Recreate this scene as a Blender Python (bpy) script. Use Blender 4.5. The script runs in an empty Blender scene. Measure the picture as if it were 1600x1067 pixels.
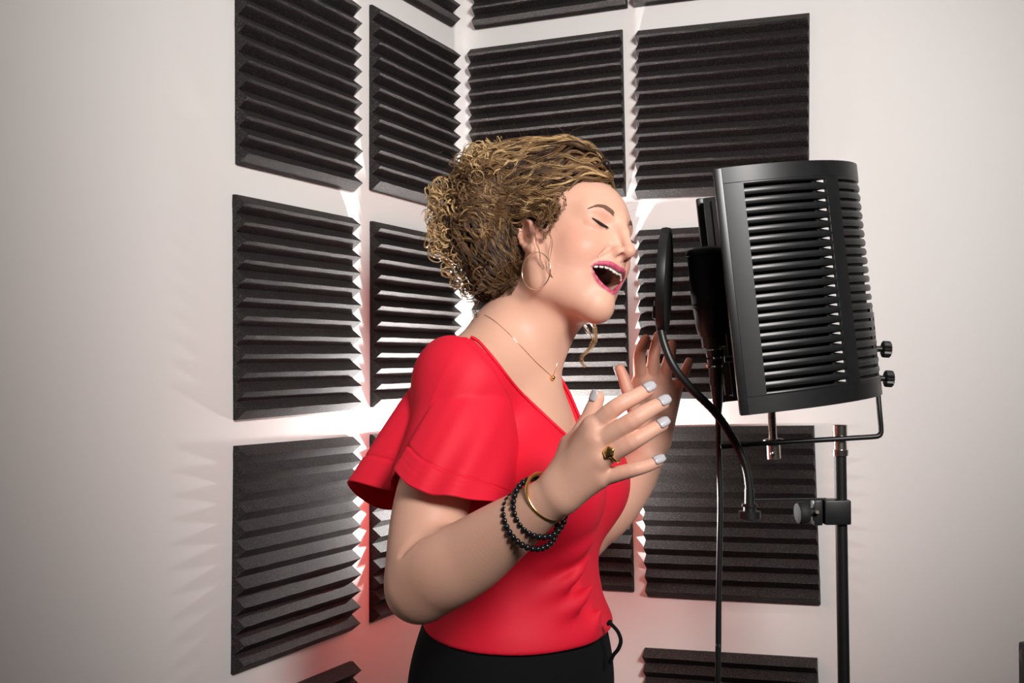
import bpy, bmesh, math, random
import numpy as np
from mathutils import Vector, Matrix
C = bpy.context.scene.collection
scene = bpy.context.scene
random.seed(7); rng = np.random.default_rng(7)
PI = math.pi

# ------------------------------------------------------------------ camera, world, lights, exposure
H = 1.43                                  # camera height above the floor
FPX, PITCH, ROLL = 1857.5, 0.0092, -0.0071
_cp, _sp, _cr, _sr = math.cos(PITCH), math.sin(PITCH), math.cos(ROLL), math.sin(ROLL)
_ez = Vector((0, -_sp, _cp))
CAM_R = Vector((_cr, 0, 0)) + _sr * _ez
CAM_U = Vector((-_sr, 0, 0)) + _cr * _ez
CAM_F = Vector((0, _cp, _sp))
cam_d = bpy.data.cameras.new('camera'); cam = bpy.data.objects.new('camera', cam_d); C.objects.link(cam)
cam_d.sensor_width = 36; cam_d.lens = FPX / 1600 * 36; cam_d.clip_start = 0.05
mw = Matrix((CAM_R, CAM_U, -CAM_F)).transposed().to_4x4(); mw.translation = (0, 0, H)
cam.matrix_world = mw
scene.camera = cam

world = bpy.data.worlds.new('world'); scene.world = world; world.use_nodes = True
bg = world.node_tree.nodes['Background']; bg.inputs[0].default_value = (1.0, 0.97, 0.94, 1); bg.inputs[1].default_value = 0.04

def lamp(name, kind, loc, target, energy, size, color=(1, 1, 1), spot=None, blend=1.0):
    d = bpy.data.lights.new(name, kind); o = bpy.data.objects.new(name, d); C.objects.link(o)
    d.energy = energy; d.color = color
    if kind == 'AREA': d.shape = 'DISK'; d.size = size
    else: d.shadow_soft_size = size
    if spot: d.spot_size = spot; d.spot_blend = blend
    o.location = loc
    o.rotation_euler = (Vector(target) - Vector(loc)).to_track_quat('-Z', 'Y').to_euler()
    return o
# the photographer's softbox, high beside the camera, and the bare strobe low behind the singer
lamp('key_softbox', 'SPOT', (0.80, -0.20, H + 0.90), (0.08, 2.0, H + 0.17), 275, 0.30, (1, 0.965, 0.94), spot=math.radians(59), blend=1.0)
lamp('corner_strobe', 'POINT', (-0.032, 2.08, H - 0.24), (-0.060, 2.20, H - 0.19), 46, 0.02, (1, 0.985, 0.97))

vs = scene.view_settings
vs.view_transform = 'Standard'; vs.look = 'None'; vs.gamma = 1; vs.use_curve_mapping = False; vs.exposure = 0.0

# ------------------------------------------------------------------ helpers
def U(px, py, Y):
    """a point of the place from its pixel in the photograph and its distance Y ahead of the camera"""
    d = CAM_F * FPX + CAM_R * (px - 800) - CAM_U * (py - 533.5)
    return Vector((0, 0, H)) + d * (Y / d.y)

def link(name, me, mat=None, parent=None, smooth=False):
    o = bpy.data.objects.new(name, me); C.objects.link(o)
    if mat is not None and not me.materials: me.materials.append(mat)
    if smooth: me.polygons.foreach_set('use_smooth', [True] * len(me.polygons))
    if parent is not None:
        o.parent = parent
        o.matrix_parent_inverse = parent.matrix_basis.inverted()
    return o
def from_bm(name, bm, mat=None, parent=None, smooth=False):
    bmesh.ops.recalc_face_normals(bm, faces=bm.faces)
    me = bpy.data.meshes.new(name); bm.to_mesh(me); bm.free()
    o = link(name, me, mat, parent, True); me.set_sharp_from_angle(angle=.61 if not smooth else 1.2)
    return o
def thing(name, label, cat, loc, group=None):
    o = bpy.data.objects.new(name, None); C.objects.link(o); o.location = loc
    o.empty_display_size = 0.05
    return tag(o, label, cat, group)
def tag(o, label, cat, group=None):
    o['label'] = label; o['category'] = cat
    if group: o['group'] = group
    return o

def frame_of(axis):
    z = Vector(axis).normalized(); x = z.orthogonal().normalized(); return x, z.cross(x), z
def add_tube(bm, pts, r, n=10, caps=True):
    """a round tube along pts; r one radius or one per point"""
    pts = [Vector(p) for p in pts]; m = len(pts)
    rs = r if hasattr(r, '__len__') else [r] * m
    x = None; rings = []
    for i, p in enumerate(pts):
        t = (pts[min(i + 1, m - 1)] - pts[max(i - 1, 0)]).normalized()
        if x is None: x = t.orthogonal().normalized()
        else: x = (x - t * x.dot(t)).normalized()
        y = t.cross(x)
        rings.append([bm.verts.new(p + rs[i] * (math.cos(a) * x + math.sin(a) * y)) for a in (2 * PI * k / n for k in range(n))])
    for a, b in zip(rings, rings[1:]):
        for k in range(n): bm.faces.new((a[k], a[(k + 1) % n], b[(k + 1) % n], b[k]))
    if caps: bm.faces.new(rings[0][::-1]); bm.faces.new(rings[-1])
def add_lathe(bm, base, axis, prof, n=24):
    """prof: (height along axis, radius)"""
    x, y, z = frame_of(axis); base = Vector(base); rings = []
    for h, r in prof:
        rings.append([bm.verts.new(base + z * h + max(r, 1e-5) * (math.cos(a) * x + math.sin(a) * y)) for a in (2 * PI * k / n for k in range(n))])
    for a, b in zip(rings, rings[1:]):
        for k in range(n): bm.faces.new((a[k], a[(k + 1) % n], b[(k + 1) % n], b[k]))
    bm.faces.new(rings[0][::-1]); bm.faces.new(rings[-1])
def add_box(bm, c, ax, ay, az, bevel=0.0):
    """box of centre c and half-axis vectors"""
    c, ax, ay, az = Vector(c), Vector(ax), Vector(ay), Vector(az)
    v = [bm.verts.new(c + sx * ax + sy * ay + sz * az) for sz in (-1, 1) for sy in (-1, 1) for sx in (-1, 1)]
    fs = [bm.faces.new([v[i] for i in f]) for f in ((0, 2, 3, 1), (4, 5, 7, 6), (0, 1, 5, 4), (2, 6, 7, 3), (0, 4, 6, 2), (1, 3, 7, 5))]
    if bevel:
        es = list({e for f in fs for e in f.edges})
        bmesh.ops.bevel(bm, geom=es, offset=bevel, segments=2, profile=0.6, affect='EDGES')
def spline(pts, n):
    """Catmull-Rom through pts, n samples"""
    P = np.array([list(p) for p in pts], float); m = len(P)
    P = np.vstack([2 * P[0] - P[1], P, 2 * P[-1] - P[-2]])
    t = np.linspace(0, m - 1, n); i = np.minimum(t.astype(int), m - 2); u = (t - i)[:, None]
    a, b, c, d = P[i], P[i + 1], P[i + 2], P[i + 3]
    return 0.5 * ((2 * b) + (c - a) * u + (2 * a - 5 * b + 4 * c - d) * u ** 2 + (3 * b - a - 3 * c + d) * u ** 3)

# ------------------------------------------------------------------ materials
def mat(name, col, rough=0.5, metal=0.0, spec=0.5, noise=None, bump=None, coat=0.0):
    """noise=(scale, second colour, contrast); bump=(scale, strength, distance)"""
    m = bpy.data.materials.new(name); m.use_nodes = True; nt = m.node_tree; b = nt.nodes['Principled BSDF']
    b.inputs['Base Color'].default_value = (*col, 1); b.inputs['Roughness'].default_value = rough
    b.inputs['Metallic'].default_value = metal; b.inputs['Specular IOR Level'].default_value = spec
    b.inputs['Coat Weight'].default_value = coat
    tc = nt.nodes.new('ShaderNodeTexCoord')
    if noise:
        n = nt.nodes.new('ShaderNodeTexNoise'); n.inputs['Scale'].default_value = noise[0]; n.inputs['Detail'].default_value = 4
        r = nt.nodes.new('ShaderNodeMapRange'); r.inputs[1].default_value = 0.5 - noise[2]; r.inputs[2].default_value = 0.5 + noise[2]
        x = nt.nodes.new('ShaderNodeMix'); x.data_type = 'RGBA'
        x.inputs[6].default_value = (*col, 1); x.inputs[7].default_value = (*noise[1], 1)
        nt.links.new(tc.outputs['Object'], n.inputs['Vector']); nt.links.new(n.outputs[0], r.inputs[0])
        nt.links.new(r.outputs[0], x.inputs[0]); nt.links.new(x.outputs[2], b.inputs['Base Color'])
    if bump:
        n = nt.nodes.new('ShaderNodeTexNoise'); n.inputs['Scale'].default_value = bump[0]; n.inputs['Detail'].default_value = 3
        u = nt.nodes.new('ShaderNodeBump'); u.inputs['Strength'].default_value = bump[1]; u.inputs['Distance'].default_value = bump[2]
        nt.links.new(tc.outputs['Object'], n.inputs['Vector']); nt.links.new(n.outputs[0], u.inputs['Height'])
        nt.links.new(u.outputs[0], b.inputs['Normal'])
    return m
M = {}
M['wall'] = mat('painted_wall', (0.74, 0.715, 0.695), 0.75, noise=(2.2, (0.76, 0.735, 0.715), 0.3), bump=(420, 0.12, 0.0006), spec=0.25)
M['ceiling'] = mat('ceiling_paint', (0.7, 0.68, 0.66), 0.9)
M['floor'] = mat('floor_carpet', (0.10, 0.095, 0.09), 0.95, noise=(300, (0.15, 0.14, 0.13), 0.2), bump=(900, 0.4, 0.002))
M['black'] = mat('black_powder_coat', (0.006, 0.006, 0.0065), 0.42, noise=(60, (0.009, 0.009, 0.0095), 0.2), bump=(1500, 0.08, 0.0003))
M['shield'] = mat('black_shield_plastic', (0.007, 0.007, 0.0075), 0.36, noise=(90, (0.010, 0.010, 0.0105), 0.2), bump=(1400, 0.10, 0.0004))
M['dull'] = mat('dull_black', (0.008, 0.008, 0.008), 0.7)
M['liner'] = mat('liner_foam', (0.010, 0.0095, 0.0095), 0.95, noise=(500, (0.02, 0.019, 0.019), 0.2), bump=(700, 0.5, 0.002))
M['chrome'] = mat('nickel_plate', (0.62, 0.56, 0.50), 0.24, metal=1.0, noise=(140, (0.5, 0.45, 0.4), 0.25))
M['gold'] = mat('gold', (0.95, 0.62, 0.22), 0.2, metal=1.0, noise=(60, (0.9, 0.58, 0.2), 0.3))
M['pale_gold'] = mat('pale_gold', (0.93, 0.72, 0.52), 0.22, metal=1.0, noise=(60, (0.88, 0.66, 0.46), 0.3))
M['bead'] = mat('black_glass_bead', (0.006, 0.006, 0.007), 0.12, noise=(40, (0.012, 0.011, 0.012), 0.2))
M['pale'] = mat('slot_light_pale', (0.55, 0.53, 0.52), 0.6, noise=(80, (0.5, 0.48, 0.47), 0.2))

def foam_material():
    m = mat('wedge_foam', (0.016, 0.0145, 0.0145), 0.6, spec=0.30, bump=(900, 0.6, 0.0014))
    nt = m.node_tree; b = nt.nodes['Principled BSDF']; tc = nt.nodes['Texture Coordinate']
    n = nt.nodes.new('ShaderNodeTexNoise'); n.inputs['Scale'].default_value = 950; n.inputs['Detail'].default_value = 2
    r = nt.nodes.new('ShaderNodeValToRGB'); e = r.color_ramp.elements
    e[0].position = 0.30; e[0].color = (0.0075, 0.0060, 0.0058, 1); e[1].position = 0.60; e[1].color = (0.0135, 0.0112, 0.0110, 1)
    k = r.color_ramp.elements.new(0.72); k.color = (0.22, 0.20, 0.19, 1)
    oi = nt.nodes.new('ShaderNodeObjectInfo'); mp = nt.nodes.new('ShaderNodeVectorMath'); mp.operation = 'ADD'
    nt.links.new(tc.outputs['Object'], mp.inputs[0]); nt.links.new(oi.outputs['Location'], mp.inputs[1])
    nt.links.new(mp.outputs[0], n.inputs['Vector']); nt.links.new(n.outputs[0], r.inputs[0]); nt.links.new(r.outputs[0], b.inputs['Base Color'])
    return m
M['foam'] = foam_material()

# ------------------------------------------------------------------ room
YAW = 0.4035
CORNER = Vector((-0.0848, 2.2911, 0))
DL = Vector((-math.sin(YAW), -math.cos(YAW), 0))      # along the left wall, away from the corner
DR = Vector((math.cos(YAW), -math.sin(YAW), 0))       # along the right wall, away from the corner
Z = Vector((0, 0, 1))
CEIL = 2.75; LEN = 4.2
def slab(name, c, ax, ay, az, m):
    bm = bmesh.new(); add_box(bm, c, ax, ay, az); o = from_bm(name, bm, m); o['kind'] = 'structure'; return o
slab('wall_left', CORNER + DL * (LEN / 2 - .05) - DR * .05 + Z * CEIL / 2, DL * (LEN / 2 + .05), DR * .05, Z * CEIL / 2, M['wall'])
slab('wall_right', CORNER + DR * LEN / 2 - DL * .05 + Z * CEIL / 2, DR * LEN / 2, DL * .05, Z * CEIL / 2, M['wall'])
slab('floor', CORNER + (DL + DR) * (LEN / 2 - .05) - Z * .05, DL * (LEN / 2 + .05), DR * (LEN / 2 + .05), Z * .05, M['floor'])
slab('ceiling', CORNER + (DL + DR) * (LEN / 2 - .05) + Z * (CEIL + .05), DL * (LEN / 2 + .05), DR * (LEN / 2 + .05), Z * .05, M['ceiling'])
slab('baseboard_left', CORNER + DL * LEN / 2 + DR * .007 + Z * .05, DL * (LEN / 2 - .01), DR * .0068, Z * .0498, M['ceiling'])
slab('baseboard_right', CORNER + DR * (LEN / 2 + .008) + DL * .007 + Z * .05, DR * (LEN / 2 - .01), DL * .0068, Z * .0498, M['ceiling'])

# ------------------------------------------------------------------ wedge foam tiles
def foam_mesh():
    S, NT, h0, hp = .3048, 12, .0055, .0222
    bm = bmesh.new(); NU = 14; rows = []
    r = random.Random(3)
    prof = [(-S / 2, 0.0)] + [(-S / 2 + S * k / (2 * NT), hp if k % 2 else h0) for k in range(2 * NT + 1)] + [(S / 2, 0.0)]
    for i in range(NU + 1):
        x = -S / 2 + S * i / NU; row = []
        for j, (z, h) in enumerate(prof):
            jx = jz = jh = 0
            if 0 < j < len(prof) - 1 and h > .01:
                jz = r.uniform(-.00035, .00035); jh = r.uniform(-.0006, .0003)
                if i in (0, NU): jx = r.uniform(-.0006, .0006) ; jh -= .0006
            row.append(bm.verts.new((x + jx, h + jh, z + jz)))
        rows.append(row)
    n = len(prof)
    for a, b in zip(rows, rows[1:]):
        for j in range(n - 1): bm.faces.new((a[j], b[j], b[j + 1], a[j + 1]))
        bm.faces.new((a[n - 1], b[n - 1], b[0], a[0]))
    for row in (rows[0], rows[-1]):                       # the cut ends, tooth by tooth
        base = [row[0]] + [bm.verts.new((v.co.x, 0, v.co.z)) for v in row[2:-2]] + [row[-1]]
        for j in range(1, n - 2): bm.faces.new((base[j - 1], row[j], row[j + 1], base[j]))
    bmesh.ops.recalc_face_normals(bm, faces=bm.faces)
    me = bpy.data.meshes.new('foam_tile'); bm.to_mesh(me); bm.free(); me.materials.append(M['foam'])
    return me
FOAM = foam_mesh()
def foam(w, u, z, t, label):
    d, nrm = (DL, DR) if w == 'L' else (DR, DL)
    y = nrm; x = y.cross(Z); s = 1 if x.dot(d) > 0 else -1
    X = x * math.cos(t) + Z * (s * math.sin(t)); ZZ = -x * (s * math.sin(t)) + Z * math.cos(t)
    m = Matrix((X, y, ZZ)).transposed().to_4x4(); m.translation = CORNER + d * u + nrm * .0004 + Z * (H + z)
    o = bpy.data.objects.new('foam_tile', FOAM); C.objects.link(o); o.matrix_world = m
    tag(o, label, 'foam tile', 'wedge foam tiles on the corner walls')
A = 'dark wedge foam tile, '
foam('L', .5851, .4106, .003, A + 'leftmost column of left wall, top one, cut by photo edge')
foam('L', .5926, .0635, .0027, A + 'leftmost column of left wall, whole one in the middle')
foam('L', .5971, -.2797, .026, A + 'leftmost column of left wall, tilted one below the middle')
foam('L', .6020, -.6330, .030, A + 'bottom left of photo, only its upper corner showing')
foam('L', .2215, .7650, .000, A + 'left wall by the corner, topmost, only its lower edge showing')
foam('L', .2220, .4182, .014, A + 'left wall by the corner, upper, behind the curls of hair')
foam('L', .2238, .0630, .0081, A + 'left wall by the corner, middle, behind red shoulder')
foam('L', .2298, -.2873, .0172, A + 'left wall by the corner, lower, mostly behind bent elbow')
foam('R', .1720, .7760, .016, A + 'right wall by the corner, topmost, cut by photo edge')
foam('R', .1665, .4329, .013, A + 'right wall by the corner, upper, above forehead')
foam('R', .1700, .0700, .012, A + 'right wall by the corner, middle, behind face and neck')
foam('R', .1750, -.2850, .020, A + 'right wall by the corner, lower, behind red waist')
foam('R', .4950, .7780, -.004, A + 'right wall outer column, topmost sliver at photo edge')
foam('R', .4977, .4271, -.013, A + 'right wall outer column, upper, above the ribbed shield')
foam('R', .5000, .0680, .006, A + 'right wall outer column, middle, behind pop filter and microphone')
foam('R', .5050, -.2848, .0267, A + 'right wall outer column, lower, behind gooseneck and clamp')
foam('R', .5077, -.6819, .0334, A + 'right wall outer column, lowest, at bottom photo edge')

# ------------------------------------------------------------------ the ribbed half-round shield
SH_R, SH_A = .165, .203
SH_TILT, SH_YAW = math.radians(6.3), math.radians(-5)
def shield_frame():
    top = U(1122, 262.5, 1.50); bot = U(1165, 649, 1.50)
    zax = (top - bot).normalized()
    xax = Vector((math.cos(SH_YAW), math.sin(SH_YAW), 0)); xax = (xax - zax * xax.dot(zax)).normalized()
    yax = zax.cross(xax)
    return bot, xax, yax, zax
SB, SX, SY, SZ = shield_frame()
SH_H = (U(1122, 262.5, 1.50) - U(1165, 649, 1.50)).length
def sh(a, r, h):
    """point of the shield: angle a from the near rim (0) round the back to the far rim (pi)"""
    return SB + SY * (SH_R - r * math.cos(a)) + SX * ((r - SH_R + SH_A) * math.sin(a)) + SZ * h
shield = thing('reflection_shield', 'black ribbed half-round reflection shield on the stand, curving round the microphone', 'shield', sh(PI / 2, SH_R, 0))
def arc_block(bm, a0, a1, h0, h1, r0, r1, n, bulge=0.0):
    rings = []
    for i in range(n + 1):
        a = a0 + (a1 - a0) * i / n
        q = [(r0, h0), (r1, h0), (r1 + bulge, (h0 * 2 + h1) / 3), (r1 + bulge, (h0 + 2 * h1) / 3), (r1, h1), (r0, h1)]
        rings.append([bm.verts.new(sh(a, r, h)) for r, h in q])
    for x, y in zip(rings, rings[1:]):
        for k in range(6): bm.faces.new((x[k], x[(k + 1) % 6], y[(k + 1) % 6], y[k]))
    bm.faces.new(rings[0][::-1]); bm.faces.new(rings[-1])
RO, RI = SH_R, SH_R - .005
NS, HB, HT = 22, .0225, .0205
PITCH_S = (SH_H - HB - HT) / NS
# angular layout: near stile | long slats | rib | back slats | rib | far slats | far stile
def ang(px):
    best = min(range(2, 900), key=lambda i: abs(sh(i * .001, SH_R, SH_H / 2).x / sh(i * .001, SH_R, SH_H / 2).y * FPX + 800 - px)); return best * .001
A0, A1, A2 = ang(1181), ang(1309), ang(1328)
SEC = [(A0, A1), (A2, PI - A2), (PI - A1, PI - A0)]
bm = bmesh.new()
arc_block(bm, 0, PI, SH_H - HT, SH_H, RI, RO, 48); arc_block(bm, 0, PI, 0, HB, RI, RO, 48)
edges = [0] + [x for s in SEC for x in s] + [PI]
for a0, a1 in zip(edges[::2], edges[1::2]): arc_block(bm, a0, a1, HB, SH_H - HT, RI, RO, 8)
# rolled rims of both open ends
for a, sgn in ((0, 1), (PI, -1)):
    add_box(bm, sh(a, SH_R - .006, SH_H / 2) - SX * .001, SX * .0055, SY * .0075, SZ * SH_H / 2, .002)
shell = from_bm('shell', bm, M['shield'], shield)
bv = shell.modifiers.new('bevel', 'BEVEL'); bv.width = .0004; bv.segments = 1; bv.limit_method = 'ANGLE'
for s, (a0, a1) in enumerate(SEC):
    for k in range(NS + 1):
        h = HB + PITCH_S * k
        lo = h - PITCH_S * .325; hi = h + PITCH_S * .325
        if k == 0: lo = h - .001
        if k == NS: hi = h + .001
        bm = bmesh.new(); arc_block(bm, a0 - .005, a1 + .005, lo, hi, RI - .002, RO - .0010, 14 if s == 0 else 10, .0010)
        from_bm('slat', bm, M['shield'], shield)
# inner lining: a dark perforated sheet and wedge foam; added pale tabs imitate light showing through the slots
bm = bmesh.new(); arc_block(bm, .03, A1 - .05, .008, SH_H - .008, RI - .016, RI - .010, 22)
arc_block(bm, A1 - .09, PI - .03, .008, SH_H - .008, RI - .007, RI - .0022, 36)
from_bm('lining_sheet', bm, M['dull'], shield)
bm = bmesh.new()
NA = 44
for i in range(NA):
    a0 = .05 + (PI - .1) * i / NA; a1 = .05 + (PI - .1) * (i + 1) / NA; am = (a0 + a1) / 2
    q = [(a0, RI - .017), (a1, RI - .017), (am, RI - .046)]
    lo = [bm.verts.new(sh(a, r, .01)) for a, r in q]; hi = [bm.verts.new(sh(a, r, SH_H - .01)) for a, r in q]
    for k in range(3): bm.faces.new((lo[k], lo[(k + 1) % 3], hi[(k + 1) % 3], hi[k]))
    bm.faces.new(lo[::-1]); bm.faces.new(hi)
from_bm('lining_foam', bm, M['liner'], shield)
for k in range(NS):
    h = HB + PITCH_S * (k + .5); w = PITCH_S * .172
    bm = bmesh.new(); a1, a0 = A1 - .004, A1 - .075
    f = [bm.verts.new(sh(a, r, hh)) for r in (RI - .0010, RI + .0015) for a, hh in ((a0, h), (a1, h - w), (a1, h + w))]
    bm.faces.new(f[:3]); bm.faces.new(f[3:][::-1])
    for i in range(3): bm.faces.new((f[i], f[(i + 1) % 3], f[3 + (i + 1) % 3], f[3 + i]))
    from_bm('slot_light_tab', bm, M['pale'], shield)
# tall foam pad seen past the far rim
bm = bmesh.new(); arc_block(bm, PI - .30, PI - .015, .012, SH_H - .004, RI - .040, RI - .018, 8)
from_bm('end_pad', bm, M['liner'], shield)

# ------------------------------------------------------------------ stand, bracket, clamp
YS = 1.665
stand = thing('microphone_stand', 'black upright microphone stand pole with a nickel top joint', 'stand', (U(1316, 900, YS).x, YS, 0))
def P(px, py, dy=0.0): return U(px, py, YS + dy)
bm = bmesh.new()
p_top = P(1313, 712); p_low = Vector((U(1317.5, 1067, YS).x, YS, .045))
p_low = p_top + (P(1318.5, 1067) - p_top) * ((p_top.z - .05) / (p_top.z - P(1318.5, 1067).z))
up = (p_top - p_low).normalized()
add_tube(bm, [p_low, p_top], .0083, 20); from_bm('pole', bm, M['black'], stand, True)
bm = bmesh.new()
add_lathe(bm, p_top, up, [(0, .0105), (.0085, .0112), (.009, .0092), (.024, .0088), (.0245, .0096), (.0268, .0098), (.043, .0098), (.0435, .0088)], 24)
from_bm('top_joint', bm, M['chrome'], stand)
bm = bmesh.new(); add_lathe(bm, (p_low.x, p_low.y, 0), (0, 0, 1), [(0, .13), (.008, .13), (.014, .124), (.02, .05), (.03, .018), (.05, .016), (.09, .0125)], 40)
from_bm('base', bm, M['black'], stand)

bracket = thing('shield_bracket', 'thin black bent bracket rod holding the shield on the pole', 'bracket', P(1313, 690))
bm = bmesh.new()
yb = -.014
rod = [P(1126, 698, yb), P(1205, 692, yb), P(1313, 685.5, yb), P(1362, 682.5, yb), P(1372, 681, yb), P(1376, 677, yb), P(1376.5, 668, yb), P(1374, 640, yb), P(1369, 580, yb * .5), P(1361, 488, 0)]
pts = spline(rod, 70)
add_tube(bm, pts, .0036, 10); from_bm('rod', bm, M['black'], bracket, True)
for (kx, ky) in ((1370, 545), (1374, 591)):
    ax = (P(kx + 20, ky + 1) - P(kx, ky)).normalized(); b = P(kx, ky)
    bm = bmesh.new(); add_lathe(bm, b - ax * .010, ax, [(0, .0042), (.017, .0042), (.0175, .0062), (.020, .0062)], 14)
    r = [.0118 if k % 2 else .0100 for k in range(28)]
    x, y, z = frame_of(ax); rings = []
    for h, s in ((.0172, .82), (.0185, 1), (.0275, 1), (.029, .85)):
        rings.append([bm.verts.new(b - ax * .010 + z * h + r[k] * s * (math.cos(2 * PI * k / 28) * x + math.sin(2 * PI * k / 28) * y)) for k in range(28)])
    for a, c in zip(rings, rings[1:]):
        for k in range(28): bm.faces.new((a[k], a[(k + 1) % 28], c[(k + 1) % 28], c[k]))
    bm.faces.new(rings[0][::-1]); bm.faces.new(rings[-1])
    from_bm('knob', bm, M['black'], bracket)
bm = bmesh.new()
add_box(bm, P(1362, 535), Vector((.002, 0, 0)), Vector((0, .012, 0)), (P(1356, 480) - P(1367, 597)) / 2, .001)
from_bm('back_plate', bm, M['black'], bracket)

post = thing('microphone_post', 'short nickel threaded post with nut under the shield', 'post', P(1208, 715))
bm = bmesh.new(); b0, b1 = P(1208, 690), P(1201, 560); add_lathe(bm, b0, b1 - b0, [(0, .0058)] + [(i * .0012 + .001, .0058 if i % 2 else .0052) for i in range(40)] + [(.116, .0052)], 18)
from_bm('thread', bm, M['chrome'], post)
bm = bmesh.new(); add_lathe(bm, P(1209.5, 717), P(1208, 690) - P(1209.5, 717), [(0, .0086), (.0005, .0094), (.0225, .0094), (.023, .0138), (.0275, .0138), (.028, .0128)], 24)
from_bm('nut', bm, M['chrome'], post)
bm = bmesh.new(); add_lathe(bm, P(1206.5, 709, -.0085), (0.1, -1, 0), [(0, .0032), (.003, .0032), (.0036, .0022)], 14); from_bm('set_screw', bm, M['chrome'], post)
bm = bmesh.new(); add_tube(bm, spline([P(1201, 562), P(1180, 558), P(1150, 560), P(1132, 561)], 16), .0048, 10); from_bm('holder_arm', bm, M['black'], post, True)

clamp = thing('pole_clamp', 'black clamp with ribbed knob and a long thin arm on the stand pole', 'clamp', P(1314, 800))
bm = bmesh.new()
add_box(bm, P(1305.5, 799), Vector((.0185, 0, 0)), Vector((0, .0145, 0)), Z * .0172, .003); add_box(bm, P(1276, 800), Vector((.0065, 0, 0)), Vector((0, .010, 0)), Z * .0178, .003)
from_bm('clamp_body', bm, M['black'], clamp)
bm = bmesh.new(); ax = Vector((-1, -.15, -.05)); add_lathe(bm, P(1272, 800, -.004), ax, [(0, .006), (.010, .006), (.0105, .0145), (.013, .0158), (.022, .0158), (.0245, .014), (.026, .009)], 12)
from_bm('clamp_knob', bm, M['dull'], clamp)
bm = bmesh.new(); add_lathe(bm, P(1276, 800, -.012), (0, -1, .1), [(0, .0036), (.004, .0036), (.005, .0024)], 14); from_bm('clamp_screw', bm, M['chrome'], clamp)
bm = bmesh.new(); add_tube(bm, [P(1166, 780.5, -.02), P(1290, 779.5, 0)], .0016, 8); from_bm('thin_arm', bm, M['black'], clamp, True)

pop = thing('pop_filter', 'round black pop filter on a bent gooseneck, seen nearly edge-on', 'pop filter', U(1038, 440, 1.645))
YG = 1.64
g = spline([U(1171.5, 792, YG), U(1171, 765, YG), U(1165, 728, YG), U(1148, 690, YG), U(1118, 645, YG - .01), U(1080, 607, YG - .02), U(1053, 573, YG - .025), U(1037, 535, YG - .02), U(1029, 495, YG - .01), U(1028, 470, YG - .008)], 120)
bm = bmesh.new(); rr = [.0056 + .00035 * (i % 2) for i in range(120)]; add_tube(bm, g, rr, 10); from_bm('gooseneck', bm, M['black'], pop, True)
bm = bmesh.new(); add_lathe(bm, U(1171.5, 811, YG), (0, 0, 1), [(0, .0135), (.001, .0150), (.011, .0150), (.0115, .0085), (.017, .0085), (.0172, .0105), (.021, .0105), (.0215, .0068), (.042, .0064)], 20)
from_bm('screw_foot', bm, M['black'], pop)
pc = U(1038.5, 438.5, 1.645); pu = (U(1043, 357, 1.645) - U(1036, 521, 1.645)).normalized()
pa = Vector((math.cos(math.radians(12)), math.sin(math.radians(12)) * -1, 0)); pa = (pa - pu * pa.dot(pu)).normalized(); pv = pu.cross(pa)
def ring(bm, R, r_in, half, n=56):
    rs = []
    for k in range(n):
        a = 2 * PI * k / n; d = math.cos(a) * pu + math.sin(a) * pv
        rs.append([bm.verts.new(pc + d * R_ + pa * h) for R_, h in ((R, -half), (R + .001, 0), (R, half), (r_in, half), (r_in, -half))])
    for k in range(n):
        a, b = rs[k], rs[(k + 1) % n]
        for i in range(5): bm.faces.new((a[i], b[i], b[(i + 1) % 5], a[(i + 1) % 5]))
PR = (U(1043, 357, 1.645) - U(1036, 521, 1.645)).length / 2
bm = bmesh.new(); ring(bm, PR, PR - .005, .0058); from_bm('hoop', bm, M['black'], pop)
for off in (-.003, .003):
    bm = bmesh.new(); n = 56
    rs = [[bm.verts.new(pc + (math.cos(2 * PI * k / n) * pu + math.sin(2 * PI * k / n) * pv) * (PR - .004) * q + pa * (off + .0004 * s)) for k in range(n)] for q, s in ((1, -1), (.5, -1), (.02, -1), (.02, 1), (.5, 1), (1, 1))]
    for a, b in zip(rs, rs[1:]):
        for k in range(n): bm.faces.new((a[k], a[(k + 1) % n], b[(k + 1) % n], b[k]))
    from_bm('mesh_screen', bm, M['dull'], pop)
bm = bmesh.new(); add_box(bm, U(1028.5, 488, 1.632), pa * .0075, pv * .006, pu * .009, .002); from_bm('hoop_clip', bm, M['black'], pop)

# ------------------------------------------------------------------ microphone and cable
mic = thing('condenser_microphone', 'black upright condenser microphone hanging in front of the shield', 'microphone', P(1112, 560))
m0, m1 = P(1116, 545), P(1100.5, 385); ml = (m1 - m0).length; ma = (m1 - m0).normalized()
bm = bmesh.new(); add_lathe(bm, m0, ma, [(0, .012), (.003, .0165), (.018, .0172), (.0185, .0196), (.030, .0222), (.058, .0240), (.0585, .0252)], 28); from_bm('body', bm, M['black'], mic)
bm = bmesh.new(); add_lathe(bm, m0 + ma * .0585, ma, [(0, .0262), (.004, .0265), (.0045, .0250), (ml - .071, .0256), (ml - .0705, .0268), (ml - .0655, .0268), (ml - .0625, .025), (ml - .060, .016), (ml - .0585, .004)], 28)
from_bm('grille', bm, mat('grille', (.010, .010, .010), .45, .3, noise=(120, (.014, .014, .014), .2), bump=(1800, .5, .0006)), mic)
bm = bmesh.new()
for k in range(3): add_lathe(bm, m0 + ma * (-.002 - .012 * k), -ma, [(0, .0125 - .001 * k), (.009, .0118 - .001 * k), (.0095, .0100)], 20)
from_bm('bottom_rings', bm, M['black'], mic)
bm = bmesh.new(); add_lathe(bm, P(1108, 571, -.010), (-.5, -1, 0), [(0, .0035), (.004, .0035), (.0048, .002)], 12); from_bm('switch', bm, M['pale_gold'], mic)
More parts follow.
